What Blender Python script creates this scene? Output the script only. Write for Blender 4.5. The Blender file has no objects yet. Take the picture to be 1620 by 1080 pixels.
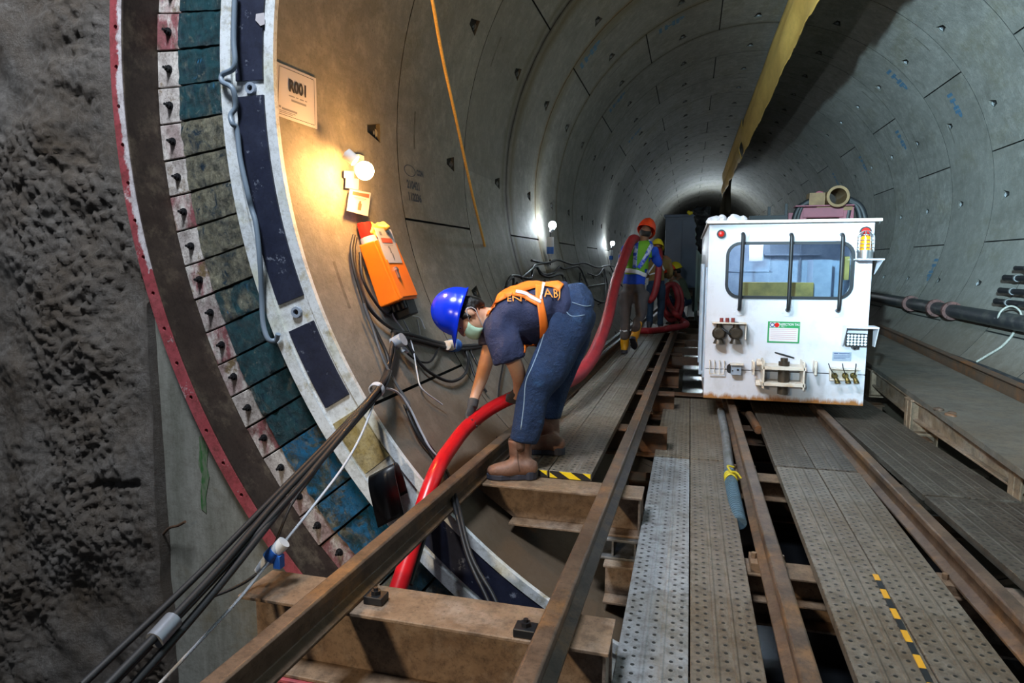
import bpy, bmesh, math, random
from mathutils import Vector, Matrix, noise
from mathutils.bvhtree import BVHTree
random.seed(7)
scene = bpy.context.scene
COL = scene.collection
V = Vector
pi = math.pi
# ------------------------------------------------------------------ camera calibration (metres, lens at the origin, +Y along the tunnel)
F, VX, VY = 1022.1, 1092.4, 416.6
_n = math.sqrt((VX-810)**2+(540-VY)**2+F*F)
DY = V(((VX-810)/_n, (540-VY)/_n, F/_n))                # tunnel direction in camera axes
_t = math.atan2(DY.y, DY.z)
UP = V((0, math.cos(_t), -math.sin(_t)))
DX = DY.cross(UP)
if DX.x < 0: DX = -DX
CR = V((DX.x, DY.x, UP.x)); CU = V((DX.y, DY.y, UP.y)); CF = V((DX.z, DY.z, UP.z))   # camera right, up, forward in the world
XC, ZC, RT = 0.9336, 0.9120, 3.08                        # tunnel axis and inner radius
def ray(u, v): return CR*((u-810)/F)+CU*(-(v-540)/F)+CF   # unit camera depth
def D(u, v, d): return ray(u, v)*d
def PY(u, v, y): r = ray(u, v); return r*(y/r.y)
def PZ(u, v, z): r = ray(u, v); return r*(z/r.z)
def PX(u, v, x): r = ray(u, v); return r*(x/r.x)
def PC(u, v, R=RT):
    d = ray(u, v); a = d.x*d.x+d.z*d.z; b = -2*(d.x*XC+d.z*ZC); c = XC*XC+ZC*ZC-R*R
    return d*((-b+math.sqrt(b*b-4*a*c))/(2*a))
def CY(deg, y, R=RT): t = math.radians(deg); return V((XC+R*math.cos(t), y, ZC+R*math.sin(t)))
def wallx(z, R=RT, s=-1): return XC+s*math.sqrt(max(0, R*R-(z-ZC)**2))
cam = bpy.data.cameras.new('camera'); co = bpy.data.objects.new('camera', cam); COL.objects.link(co)
cam.sensor_width = 36; cam.lens = F/1620*36; cam.clip_start = .05; cam.clip_end = 300
m = Matrix.Identity(4)
for i in range(3): m[i][0] = CR[i]; m[i][1] = CU[i]; m[i][2] = -CF[i]
co.matrix_world = m; scene.camera = co

# ------------------------------------------------------------------ materials
MATS = {}
def srgb(h):
    if isinstance(h, str): h = [int(h[i:i+2], 16)/255 for i in (0, 2, 4)]
    return tuple((c/12.92 if c <= .04045 else ((c+.055)/1.055)**2.4) for c in h)+(1,)
class NT:
    def __init__(s, name):
        s.m = bpy.data.materials.new(name); s.m.use_nodes = True; s.t = s.m.node_tree; s.t.nodes.clear()
        s.out = s.n('ShaderNodeOutputMaterial'); s.co = s.n('ShaderNodeTexCoord')
    def n(s, ty, **k):
        x = s.t.nodes.new(ty)
        for a, b in k.items(): setattr(x, a, b)
        return x
    def l(s, a, b): s.t.links.new(a, b)
    def noise(s, scale, detail=4, rough=.6, vec=None, stretch=None, dist=0):
        x = s.n('ShaderNodeTexNoise'); x.inputs['Scale'].default_value = scale; x.inputs['Detail'].default_value = detail
        x.inputs['Roughness'].default_value = rough; x.inputs['Distortion'].default_value = dist
        v = vec or s.co.outputs['Object']
        if stretch:
            mp = s.n('ShaderNodeMapping'); mp.inputs['Scale'].default_value = stretch; s.l(v, mp.inputs['Vector']); v = mp.outputs[0]
        s.l(v, x.inputs['Vector']); return x.outputs['Fac']
    def ramp(s, f, a, b, c0=(0, 0, 0, 1), c1=(1, 1, 1, 1)):
        r = s.n('ShaderNodeValToRGB'); e = r.color_ramp.elements; e[0].position = a; e[1].position = b; e[0].color = c0; e[1].color = c1
        s.l(f, r.inputs[0]); return r.outputs[0]
    def mix(s, f, a, b, mode='MIX'):
        x = s.n('ShaderNodeMix', data_type='RGBA', blend_type=mode)
        for sock, val in ((x.inputs[0], f), (x.inputs[6], a), (x.inputs[7], b)):
            if isinstance(val, (int, float)): sock.default_value = val
            elif isinstance(val, tuple): sock.default_value = val
            else: s.l(val, sock)
        return x.outputs[2]
    def math(s, op, a, b=0.0, c=None):
        x = s.n('ShaderNodeMath', operation=op)
        for i, val in enumerate((a, b, c)):
            if val is None: continue
            if isinstance(val, (int, float)): x.inputs[i].default_value = val
            else: s.l(val, x.inputs[i])
        return x.outputs[0]
    def fin(s, col, rough=.7, metal=0, bump=None, bs=.3, bd=.01, spec=.5, **k):
        b = s.n('ShaderNodeBsdfPrincipled'); s.b = b
        for sock, val in (('Base Color', col), ('Roughness', rough), ('Metallic', metal)):
            if isinstance(val, (int, float, tuple)): b.inputs[sock].default_value = val
            else: s.l(val, b.inputs[sock])
        b.inputs['Specular IOR Level'].default_value = spec
        if bump is not None:
            q = s.n('ShaderNodeBump'); q.inputs['Strength'].default_value = bs; q.inputs['Distance'].default_value = bd
            s.l(bump, q.inputs['Height']); s.l(q.outputs[0], b.inputs['Normal'])
        s.l(b.outputs[0], s.out.inputs[0]); return s.m
def grime(t, col, amt=.5, dark='2a241d'):
    # fine dirt, scuffs and streaks with shapes of their own
    col = t.mix(t.math('MULTIPLY', t.ramp(t.noise(13, 9, .78), .47, .66), amt), col, srgb(dark))
    col = t.mix(t.math('MULTIPLY', t.ramp(t.noise(60, 6, .85), .52, .64), amt*.85), col, srgb(dark))
    return col
def basic(name, c, rough=.6, metal=0, c2=None, scale=8, lo=.35, hi=.7, bs=.15, bscale=40, bd=.004, stretch=None, spec=.5, emit=None, estr=0, c3=None, s3=3, lo3=.55, hi3=.7, g=0, gd='2a241d'):
    if name in MATS: return MATS[name]
    t = NT(name); col = srgb(c)
    if c2: col = t.mix(t.ramp(t.noise(scale, 6, .65, stretch=stretch), lo, hi), srgb(c), srgb(c2))
    if c3: col = t.mix(t.ramp(t.noise(s3, 5, .7), lo3, hi3), col, srgb(c3))
    if g: col = grime(t, col, g, gd)
    bump = t.noise(bscale, 6, .7) if bs else None
    r = t.fin(col, rough, metal, bump, bs, bd, spec)
    if emit: t.b.inputs['Emission Color'].default_value = srgb(emit); t.b.inputs['Emission Strength'].default_value = estr
    MATS[name] = r; return r

# tunnel lining: grey precast concrete with greenish and brown stains, water marks at two ring joints
def lining_mat():
    t = NT('precast_concrete'); ob = t.co.outputs['Object']
    c = t.mix(t.ramp(t.noise(.9, 6, .6), .3, .7), srgb('6f6c66'), srgb('86837d'))
    c = t.mix(t.ramp(t.noise(2.2, 6, .7, stretch=(1, .35, .6)), .52, .75), c, srgb('6c6550'))
    c = t.mix(t.math('MULTIPLY', t.ramp(t.noise(7, 9, .8), .46, .70), .8), c, srgb('a19d95'))
    c = t.mix(t.math('MULTIPLY', t.ramp(t.noise(38, 6, .85), .55, .66), .6), c, srgb('3d3a33'))
    c = t.mix(t.math('MULTIPLY', t.ramp(t.noise(2.6, 8, .8, dist=.6), .5, .68), .55), c, srgb('55524a'))
    c = t.mix(t.math('MULTIPLY', t.ramp(t.noise(1.7, 7, .75, stretch=(1, .22, 1.3)), .50, .72), .5), c, srgb('4c483f'))
    sp = t.n('ShaderNodeSeparateXYZ'); t.l(ob, sp.inputs[0]); y = sp.outputs['Y']; x = sp.outputs['X']; z = sp.outputs['Z']
    rg = t.math('FLOOR', t.math('DIVIDE', t.math('SUBTRACT', y, 3.077), 1.495)); par = t.math('MODULO', rg, 2)
    an = t.math('MULTIPLY', t.math('ARCTAN2', t.math('SUBTRACT', z, ZC), t.math('SUBTRACT', x, XC)), 180/pi)
    sg = t.math('FLOOR', t.math('DIVIDE', t.math('ADD', t.math('SUBTRACT', an, t.math('MULTIPLY', t.math('SUBTRACT', 1, par), 11.0)), t.math('MULTIPLY', par, 34.0)), 67.5))
    wn = t.n('ShaderNodeTexWhiteNoise', noise_dimensions='2D'); cb = t.n('ShaderNodeCombineXYZ'); t.l(rg, cb.inputs[0]); t.l(sg, cb.inputs[1]); t.l(cb.outputs[0], wn.inputs['Vector'])
    c = t.mix(t.math('MULTIPLY', wn.outputs['Value'], .45), c, srgb('5b5952'))
    wob = t.math('MULTIPLY', t.math('SUBTRACT', t.noise(3, 5, .7), .5), .14)
    left = t.ramp(x, .30, .42) if False else None
    for yj, w, colr, amt in ((7.56, .09, '241a08', 1.1), (7.74, .20, '54482c', .9), (7.40, .12, '4f4733', .7), (9.05, .06, '6b4a16', 1.1), (9.15, .25, '5c5238', .7), (10.55, .12, '5e5234', .8), (12.05, .10, '4b4228', .7)):
        d = t.math('ABSOLUTE', t.math('SUBTRACT', t.math('ADD', y, wob), yj))
        f = t.math('MULTIPLY', t.math('SUBTRACT', 1.0, t.math('MINIMUM', t.math('DIVIDE', d, w), 1.0)), amt)
        lf = t.math('LESS_THAN', x, 1.4)
        c = t.mix(t.math('MULTIPLY', f, lf), c, srgb(colr))
    # damp, muddy band low on the walls
    low = t.math('SUBTRACT', 1.0, t.math('MINIMUM', t.math('MAXIMUM', t.math('DIVIDE', t.math('ADD', t.math('ADD', z, 1.5), t.math('MULTIPLY', wob, 2)), 1.1), 0), 1.0))
    c = t.mix(t.math('MULTIPLY', low, .85), c, srgb('4f3d28'))
    m_ = t.fin(c, .72, 0, t.noise(28, 7, .7), .4, .012)
    return m_
M = MATS
M['lining'] = lining_mat()
M['pocket'] = basic('shaded_pocket_concrete', '4b4842', .85, 0, '35332e', 12)  # shade inside the bolt pockets painted in as a darker concrete tone
M['joint'] = basic('joint_gap', '15130f', .9, bs=0)
M['shotcrete'] = (lambda t: t.fin(t.mix(t.ramp(t.noise(2.2, 7, .7), .35, .68), t.mix(t.ramp(t.noise(30, 5, .7), .35, .65), srgb('55504b'), srgb('77726d')), srgb('4e4133')), t.ramp(t.noise(12, 3), .3, .8, (.32, .32, .32, 1), (.8, .8, .8, 1)), 0, t.noise(45, 8, .8), .8, .02))(NT('shotcrete'))
def headwall_mat():
    t = NT('smooth_grey_concrete')
    c = t.mix(t.ramp(t.noise(3, 6, .7, stretch=(3, 1, .35)), .35, .7), srgb('8d8d86'), srgb('6f7067'))
    c = t.mix(t.ramp(t.noise(1.3, 5, .7), .55, .75), c, srgb('6d6148'))
    c = t.mix(t.math('MULTIPLY', t.ramp(t.noise(6, 8, .8, stretch=(3, 1, .5)), .5, .75), .5), c, srgb('4d4b40'))
    c = grime(t, c, .4, '4a453a')
    return t.fin(c, .75, 0, t.noise(35, 5), .2, .01)
M['headwall'] = headwall_mat()
def flange_mat():
    t = NT('red_primer_paint'); sp = t.n('ShaderNodeSeparateXYZ'); t.l(t.co.outputs['Object'], sp.inputs[0]); x, y, z = sp.outputs
    zz = t.math('SUBTRACT', z, 3.96); r = t.math('SQRT', t.math('ADD', t.math('MULTIPLY', x, x), t.math('MULTIPLY', zz, zz)))
    c = t.mix(t.ramp(t.noise(5, 6, .7), .4, .7), srgb('9a4349'), srgb('a8555a'))
    w = t.math('ADD', t.math('SUBTRACT', 3.995, r), t.math('MULTIPLY', t.math('SUBTRACT', t.noise(5, 6, .75), .5), .14))
    hi = t.ramp(t.math('ADD', z, t.math('MULTIPLY', t.noise(1.1, 3), 1.5)), 3.9, 4.6) if False else t.math('MULTIPLY', t.math('GREATER_THAN', t.math('ADD', z, t.math('MULTIPLY', t.noise(1.6, 4), 2.4)), 4.1), 1.0)
    c = t.mix(t.math('MULTIPLY', t.ramp(w, .0, .012), hi), c, srgb('cfc9cc'))
    c = t.mix(t.ramp(t.noise(4.5, 5, .7), .60, .66), c, srgb('d0c4c4'))
    c = grime(t, c, .6, '4a2a22')
    return t.fin(c, .5, 0, t.noise(30, 6, .7), .25, .008)
M['red_paint'] = basic('red_column_paint', '9a4349', .5, 0, 'a8555a', 5, .4, .7, .1, 30, c3='d0c0c0', s3=5, lo3=.54, hi3=.64, g=.5, gd='4a2a22')
M['flange_paint'] = flange_mat()
M['barrel'] = basic('brown_rusty_steel', '3a302a', .55, .3, '4d4138', 3, .4, .7, .2, 30, c3='6a5f50', s3=6, lo3=.52, hi3=.7, g=.6, gd='1c1512')
def plate_mat():
    t = NT('seal_plate_paint'); oi = t.n('ShaderNodeObjectInfo').outputs['Random']
    c = t.mix(t.ramp(oi, .35, .75), srgb('b9b1ad'), srgb('8f555a'))
    mp = t.n('ShaderNodeVectorMath', operation='ADD'); t.l(t.co.outputs['Object'], mp.inputs[0])
    cmb = t.n('ShaderNodeCombineXYZ'); t.l(t.math('MULTIPLY', oi, 50.0), cmb.inputs[0]); t.l(cmb.outputs[0], mp.inputs[1])
    v = mp.outputs[0]
    c = t.mix(t.ramp(t.noise(9, 6, .65, vec=v, stretch=(1, 1, .5)), .45, .6), c, srgb('d8d2cc'))
    c = t.mix(t.ramp(t.noise(6, 5, .7, vec=v), .58, .66), c, srgb('7d6a4c'))
    c = t.mix(t.ramp(t.noise(5, 4, .7, vec=v, dist=1), .68, .71), c, srgb('2f5b8a'))
    c = grime(t, c, .75, '4a3b30')
    return t.fin(c, .55, 0, t.noise(30, 7, .75), .5, .01)
M['plate'] = plate_mat()
def pad_mat():
    t = NT('greased_brush_pad'); oi = t.n('ShaderNodeObjectInfo').outputs['Random']
    mp = t.n('ShaderNodeVectorMath', operation='ADD'); t.l(t.co.outputs['Object'], mp.inputs[0])
    cmb = t.n('ShaderNodeCombineXYZ'); t.l(t.math('MULTIPLY', oi, 30.0), cmb.inputs[1]); t.l(cmb.outputs[0], mp.inputs[1]); v = mp.outputs[0]
    c = t.mix(t.ramp(t.noise(10, 6, .7, vec=v, stretch=(1, 1, .4)), .35, .65), srgb('c9c3a8'), srgb('97927a'))
    n2 = t.noise(5, 6, .7, vec=v, dist=.8)
    oc = t.n('ShaderNodeObjectInfo').outputs['Color']; sc_ = t.n('ShaderNodeSeparateColor'); t.l(oc, sc_.inputs[0]); teal, blue = sc_.outputs[0], sc_.outputs[1]
    sh = t.math('ADD', n2, t.math('MULTIPLY', t.math('SUBTRACT', teal, .5), .5))
    c = t.mix(t.math('MULTIPLY', t.ramp(t.noise(18, 8, .8, vec=v), .42, .62), .75), c, srgb('3f3b2e'))
    c = t.mix(t.ramp(sh, .44, .58), c, srgb('2c6069'))
    c = t.mix(t.math('MULTIPLY', t.ramp(t.noise(12, 9, .8, vec=v), .45, .62), .8), c, srgb('1a2f36'))
    c = t.mix(t.ramp(t.noise(7, 6, .75, vec=v, dist=1.2), .56, .64), c, srgb('163c52'))
    c = t.mix(t.ramp(t.noise(4, 5, .7, vec=v, dist=1.5), .66, .70), c, srgb('3388b8'))
    c = t.mix(t.math('MULTIPLY', blue, t.ramp(t.noise(7, 7, .8, vec=v, dist=1.2), .44, .52)), c, srgb('1f86bd'))
    c = t.mix(t.math('MULTIPLY', t.ramp(t.noise(20, 7, .8, vec=v), .60, .68), .8), c, srgb('b9b49a'))
    c = t.mix(t.math('MULTIPLY', t.ramp(t.noise(45, 8, .85, vec=v, stretch=(1, 1, .5)), .52, .66), .65), c, srgb('14211f'))
    c = t.mix(t.math('MULTIPLY', t.ramp(t.noise(33, 8, .85, vec=v, stretch=(1, 1, .4)), .56, .68), .5), c, srgb('8fa39a'))
    return t.fin(c, .33, 0, t.noise(26, 10, .85, vec=v, stretch=(1, 1, .6)), 1.0, .04)
M['pad'] = pad_mat()
M['grease_blue'] = basic('bright_blue_grease', '1a6fa0', .35, 0, '3f9fc9', 14, .35, .65, .8, 30, .02)
M['white_frame'] = basic('white_painted_segment_end', 'd6dce0', .5, 0, 'b8bba0', 3, .5, .75, .1, 40, c3='a39a78', s3=7, lo3=.56, hi3=.70, g=.45, gd='5d5a4c')
M['bitumen'] = basic('dark_packer_pad', '1d2236', .45, 0, '2b3145', 5, .4, .7, .15, 60, c3='8d95a6', s3=11, lo3=.60, hi3=.70, g=.4, gd='0c0e16')
M['yellow_pad'] = basic('yellowed_packer_face', '94824a', .6, 0, 'b5ab88', 6, .4, .65, .3, 30, g=.6)
M['rubber'] = basic('black_rubber', '14161c', .4, bs=.1)
M['grey_hose'] = basic('blue_grey_hose', '71808f', .4, bs=.05)
M['black_cable'] = basic('black_cable', '141519', .55, bs=.05)
M['grey_cable'] = basic('grey_cable', '4a4e55', .5, bs=.05)
M['white_cable'] = basic('white_cable', 'b9bcc4', .5, bs=0)
M['paper'] = basic('white_paper_card', 'b6b2b6', .6, bs=0)
M['ink'] = basic('black_ink', '19181a', .8, bs=0)
M['faint_ink'] = basic('grey_ink', '77767a', .8, bs=0)
M['stamp'] = basic('blue_stamp_ink', '38404e', .8, bs=0)
M['blue_mark'] = basic('blue_paint_mark', '2f5573', .7, 0, '4d7186', 20, bs=0)
M['orange_box'] = basic('orange_enamel', 'ee7a18', .35, 0, 'dd6a12', 3, .4, .8, .04, 30)
M['red_lens'] = basic('red_plastic_lens', 'c8231b', .25, bs=0)
M['grey_plastic'] = basic('light_grey_plastic', 'b9bdc2', .4, bs=0)
M['yellow_bag'] = basic('yellow_plastic_bag', 'e0b45a', .35, bs=.3, bscale=25, bd=.02)
M['red_ink'] = basic('red_print', 'b2533f', .6, bs=0)
M['rail'] = basic('rail_steel', '6b5747', .48, .25, '4a3a2e', 6, .38, .7, .25, 40, c3='87623c', s3=2.5, lo3=.5, hi3=.68, g=.6, gd='221a14')
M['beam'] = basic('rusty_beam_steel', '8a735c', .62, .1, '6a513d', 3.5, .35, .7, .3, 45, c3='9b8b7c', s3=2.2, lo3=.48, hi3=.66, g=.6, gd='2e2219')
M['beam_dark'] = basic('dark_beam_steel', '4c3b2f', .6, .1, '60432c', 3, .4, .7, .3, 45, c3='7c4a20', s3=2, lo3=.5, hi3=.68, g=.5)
M['maroon'] = basic('maroon_steel_paint', '7d3a46', .5, 0, '6b3440', 4, bs=.05)
M['galv'] = basic('galvanised_bracket', '8d9094', .5, .5, '6d6d6a', 6, bs=.1, g=.5)
M['dark_steel'] = basic('black_steel', '1b1c1f', .45, .2, bs=.1)
M['pipe'] = basic('dirty_black_pipe', '2b2d30', .45, .1, '54524c', 7, .5, .75, .15, 40)
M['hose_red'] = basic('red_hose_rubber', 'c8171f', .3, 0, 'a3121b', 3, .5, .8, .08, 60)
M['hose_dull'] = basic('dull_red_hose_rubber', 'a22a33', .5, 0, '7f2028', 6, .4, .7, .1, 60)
M['rope'] = basic('yellow_rope', 'd9b562', .8, 0, 'b8924a', 60, bs=.6, bscale=150)
M['white_rope'] = basic('white_rope', '9a9a92', .9, 0, '6d6a60', 80, bs=.6, bscale=150)
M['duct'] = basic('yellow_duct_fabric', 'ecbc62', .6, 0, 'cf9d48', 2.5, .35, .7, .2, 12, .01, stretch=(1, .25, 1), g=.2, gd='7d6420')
def plank_mat(nm, ca, cb, dirt):
    t = NT(nm); ob = t.co.outputs['Object']
    sp = t.n('ShaderNodeSeparateXYZ'); t.l(ob, sp.inputs[0]); x, y, z = sp.outputs
    P = t.math('DIVIDE', y, .052); row = t.math('DIVIDE', t.math('ADD', x, .1155), .033)
    ri = t.math('FLOOR', row); fx = t.math('SUBTRACT', t.math('SUBTRACT', row, ri), .5)
    yy = t.math('ADD', P, t.math('MULTIPLY', ri, .5)); fy = t.math('SUBTRACT', t.math('FRACT', yy), .5)
    def pw(a): return t.math('POWER', t.math('ABSOLUTE', a), 2)
    d = t.math('SQRT', t.math('ADD', pw(t.math('MULTIPLY', fx, .033)), pw(t.math('MULTIPLY', fy, .052))))
    ri2 = t.math('MODULO', t.math('ADD', ri, 70), 7)
    # rows 2 and 4 are plain raised ribs, the others are rows of round holes
    rib = t.math('ADD', t.math('COMPARE', ri2, 2, .1), t.math('COMPARE', ri2, 4, .1))
    top = t.math('GREATER_THAN', z, -.006)
    hole = t.math('MULTIPLY', t.math('MULTIPLY', t.math('LESS_THAN', d, .0075), t.math('SUBTRACT', 1, rib)), top)
    ring = t.math('MULTIPLY', t.math('MULTIPLY', t.ramp(d, .007, .016, (1, 1, 1, 1), (0, 0, 0, 1)), t.math('SUBTRACT', 1, rib)), top)
    oi = t.n('ShaderNodeObjectInfo').outputs['Random']
    c = t.mix(t.ramp(t.noise(3, 7, .7, stretch=(1, .3, 1)), .35, .68), srgb(ca), srgb(cb))
    c = t.mix(t.ramp(t.noise(1.6, 6, .75), .45, .7), c, srgb(dirt))
    c = t.mix(t.math('MULTIPLY', oi, .3), c, srgb(dirt))
    c = grime(t, c, .55, '2f2820')
    c = t.mix(t.math('MULTIPLY', t.ramp(t.noise(9, 8, .8, stretch=(1, .25, 1)), .52, .7), .5), c, srgb('a39c90'))
    c = t.mix(t.math('MULTIPLY', hole, .9), c, (.01, .009, .008, 1))
    hgt = t.math('ADD', t.math('ADD', t.math('MULTIPLY', ring, .6), t.math('MULTIPLY', t.math('MULTIPLY', rib, top), t.ramp(t.math('ABSOLUTE', fx), .12, .3, (1, 1, 1, 1), (0, 0, 0, 1)))), t.math('MULTIPLY', t.noise(40, 4), .3))
    return t.fin(c, .5, .35, hgt, .7, .006)
M['plank'] = plank_mat('perforated_steel_plank', '8a8174', '6a6259', '66533c')
M['plank_dirty'] = plank_mat('muddy_steel_plank', '655d53', '4d463d', '43382d')
M['plank_new'] = plank_mat('galvanised_steel_plank', 'a9abae', '8d8f92', '7b7468')
def walkway_mat():
    t = NT('dusty_walkway'); c = t.mix(t.ramp(t.noise(3, 7, .7), .35, .7), srgb('625a50'), srgb('443d35'))
    c = t.mix(t.ramp(t.noise(1.2, 7, .75), .45, .65), c, srgb('5a4c3c'))
    c = grime(t, c, .6, '2b2721')
    return t.fin(c, .8, 0, t.noise(30, 7, .75), .5, .012)
M['walkway'] = walkway_mat()
def stripes(name, axis, period, skew, col='e8c81a'):
    t = NT(name); sp = t.n('ShaderNodeSeparateXYZ'); t.l(t.co.outputs['Object'], sp.inputs[0])
    k = t.math('DIVIDE', t.math('ADD', sp.outputs[axis], t.math('MULTIPLY', sp.outputs['Z'], skew)), period)
    f = t.math('GREATER_THAN', t.math('FRACT', k), .5)
    return t.fin(t.mix(f, srgb('17171a'), srgb(col)), .45)
M['hazard_x'] = stripes('hazard_tape', 'X', .14, 1.6)
M['hazard_y'] = stripes('worn_hazard_tape', 'Y', .16, 0, 'c9951f')
# locomotive
def loco_mat():
    t = NT('white_enamel'); sp = t.n('ShaderNodeSeparateXYZ'); t.l(t.co.outputs['Object'], sp.inputs[0]); z = sp.outputs['Z']
    c = t.mix(t.ramp(t.noise(5, 6, .7), .5, .8), srgb('cfd0d8'), srgb('b9b7b9'))
    h = t.math('ADD', z, t.math('MULTIPLY', t.math('SUBTRACT', t.noise(9, 6, .75, stretch=(1, 1, .3)), .5), .16))
    c = t.mix(t.ramp(h, .015, .055, (1, 1, 1, 1), (0, 0, 0, 1)), c, srgb('9c6a3a'))
    c = t.mix(t.math('MULTIPLY', t.ramp(t.noise(14, 7, .8), .63, .70), .5), c, srgb('8d8175'))
    return t.fin(c, .35, 0, t.noise(3, 2), .03, .01)
M['loco'] = loco_mat()
M['cream'] = basic('cream_enamel', 'd9cfc2', .4, 0, 'b89f80', 9, .5, .75, .05)
M['cab_inside'] = basic('blue_grey_cab_lining', 'b3bfca', .4, 0, '93a1b1', 3, .3, .7, bs=0, g=.25, gd='5d6d80')
M['card'] = basic('yellow_board', 'c9ad55', .6, 0, '8d7a3c', 5, bs=0)
M['amber'] = basic('amber_lens', 'e08a10', .2, bs=0)
M['steel'] = basic('bright_steel', 'a9adb2', .3, .9, bs=0)
M['brass'] = basic('tarnished_brass', '7a6a3a', .4, .7, '4d4326', 20, bs=0)
M['pin'] = basic('greasy_pin_steel', '4a4034', .45, .4, '342d25', 12, bs=.2)
M['green'] = basic('green_print', '1d8a4a', .5, bs=0)
M['placard'] = basic('placard_white', 'd3cdd2', .5, bs=0)
M['led'] = basic('lamp_lens', 'd4e0ea', .15, bs=0)
M['plate_grey'] = basic('data_plate', 'a9b6c8', .35, .3, '98a5b6', 30, bs=0)
M['navy_ink'] = basic('navy_print', '2d4379', .5, bs=0)
def glass_mat():
    t = NT('window_glass'); tr = t.n('ShaderNodeBsdfTransparent'); tr.inputs[0].default_value = (.86, .91, .95, 1)
    g = t.n('ShaderNodeBsdfGlossy'); g.inputs['Roughness'].default_value = .04
    f = t.n('ShaderNodeFresnel'); f.inputs[0].default_value = 1.5
    mx = t.n('ShaderNodeMixShader'); t.l(t.math('ADD', f.outputs[0], .06), mx.inputs[0]); t.l(tr.outputs[0], mx.inputs[1]); t.l(g.outputs[0], mx.inputs[2])
    t.l(mx.outputs[0], t.out.inputs[0]); return t.m
M['glass'] = glass_mat()
M['cabinet'] = basic('grey_blue_cabinet_paint', '56647a', .45, 0, '4c5a70', 3, bs=.03)
M['teal_steel'] = basic('pale_green_steel', '7c9490', .5, bs=0)
M['black_plastic'] = basic('shiny_black_sheet', '0b0c12', .15, bs=.8, bscale=14, bd=.05)
# people
M['skin'] = basic('skin', 'd0a386', .5, 0, 'c0917a', 12, .4, .7, .05, 80)
M['skin_dark'] = basic('tanned_skin', '8a5f48', .5, bs=0)
M['hair'] = basic('black_hair', '0d0c0d', .5, bs=.6, bscale=120)
M['helmet_blue'] = basic('blue_helmet_plastic', '0a34e6', .22, bs=0)
M['helmet_orange'] = basic('orange_helmet_plastic', 'e8441c', .25, bs=0)
M['helmet_yellow'] = basic('yellow_helmet_plastic', 'e6cf2a', .25, bs=0)
M['tee'] = basic('navy_tee_cotton', '1f2747', .85, 0, '283154', 6, .4, .7, .5, 16, .04, stretch=(2, 1, .5), c3='6b5a5e', s3=3.2, lo3=.64, hi3=.76)
M['denim'] = basic('blue_denim', '12294c', .85, 0, '18345a', 5, .35, .7, .6, 14, .05, c3='284c75', s3=9, lo3=.56, hi3=.74, g=.4, gd='0b1626')
M['denim_dark'] = basic('dark_denim', '1b2d48', .85, 0, '2a4460', 5, bs=.3, bscale=20)
M['vest_orange'] = basic('orange_vest_webbing', 'f0761a', .6, bs=.2, bscale=60)
M['reflect'] = basic('silver_reflective_tape', 'e4e6ee', .3, bs=0)
M['reflect_blue'] = basic('blue_white_reflective_tape', '3554d8', .35, 0, 'c9d6f6', 14, .45, .55, bs=0)
M['vest_green'] = basic('green_vest_cloth', '6fae2c', .7, bs=.2)
M['blue_shirt'] = basic('royal_blue_cloth', '1440b8', .8, 0, '1a52cf', 5, bs=.3, bscale=25)
M['grey_trousers'] = basic('grey_work_trousers', '4d484a', .85, 0, '5d5759', 6, bs=.3, bscale=25)
M['tan_shirt'] = basic('tan_cloth', '8c7446', .85, 0, '775f38', 5, bs=.3, bscale=25)
M['green_grey_shirt'] = basic('grey_green_cloth', '5d6454', .85, bs=.3, bscale=25)
M['pale_shirt'] = basic('pale_grey_cloth', '9aa096', .85, bs=.3, bscale=25)
M['boot'] = basic('brown_boot_leather', '7a5848', .6, 0, '644638', 9, .4, .7, .4, 45, c3='93705c', s3=5, g=.35)
M['sole'] = basic('dark_boot_sole', '2b2e3b', .6, bs=.2)
M['boot_yellow'] = basic('yellow_rubber_boot', 'e0a012', .35, 0, 'c78a10', 6, bs=0)
M['glove'] = basic('grey_knit_glove', '4a4a4c', .9, 0, '3a393a', 30, bs=.4, bscale=80)
M['mask_green'] = basic('pale_green_mask', 'a9cdb6', .7, bs=.1)
M['thread'] = basic('jeans_stitch', '7f93a6', .8, bs=0)
def emit(name, c, s):
    t = NT(name); e = t.n('ShaderNodeEmission'); e.inputs[0].default_value = srgb(c); e.inputs[1].default_value = s; t.l(e.outputs[0], t.out.inputs[0]); M[name] = t.m; return t.m
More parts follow.
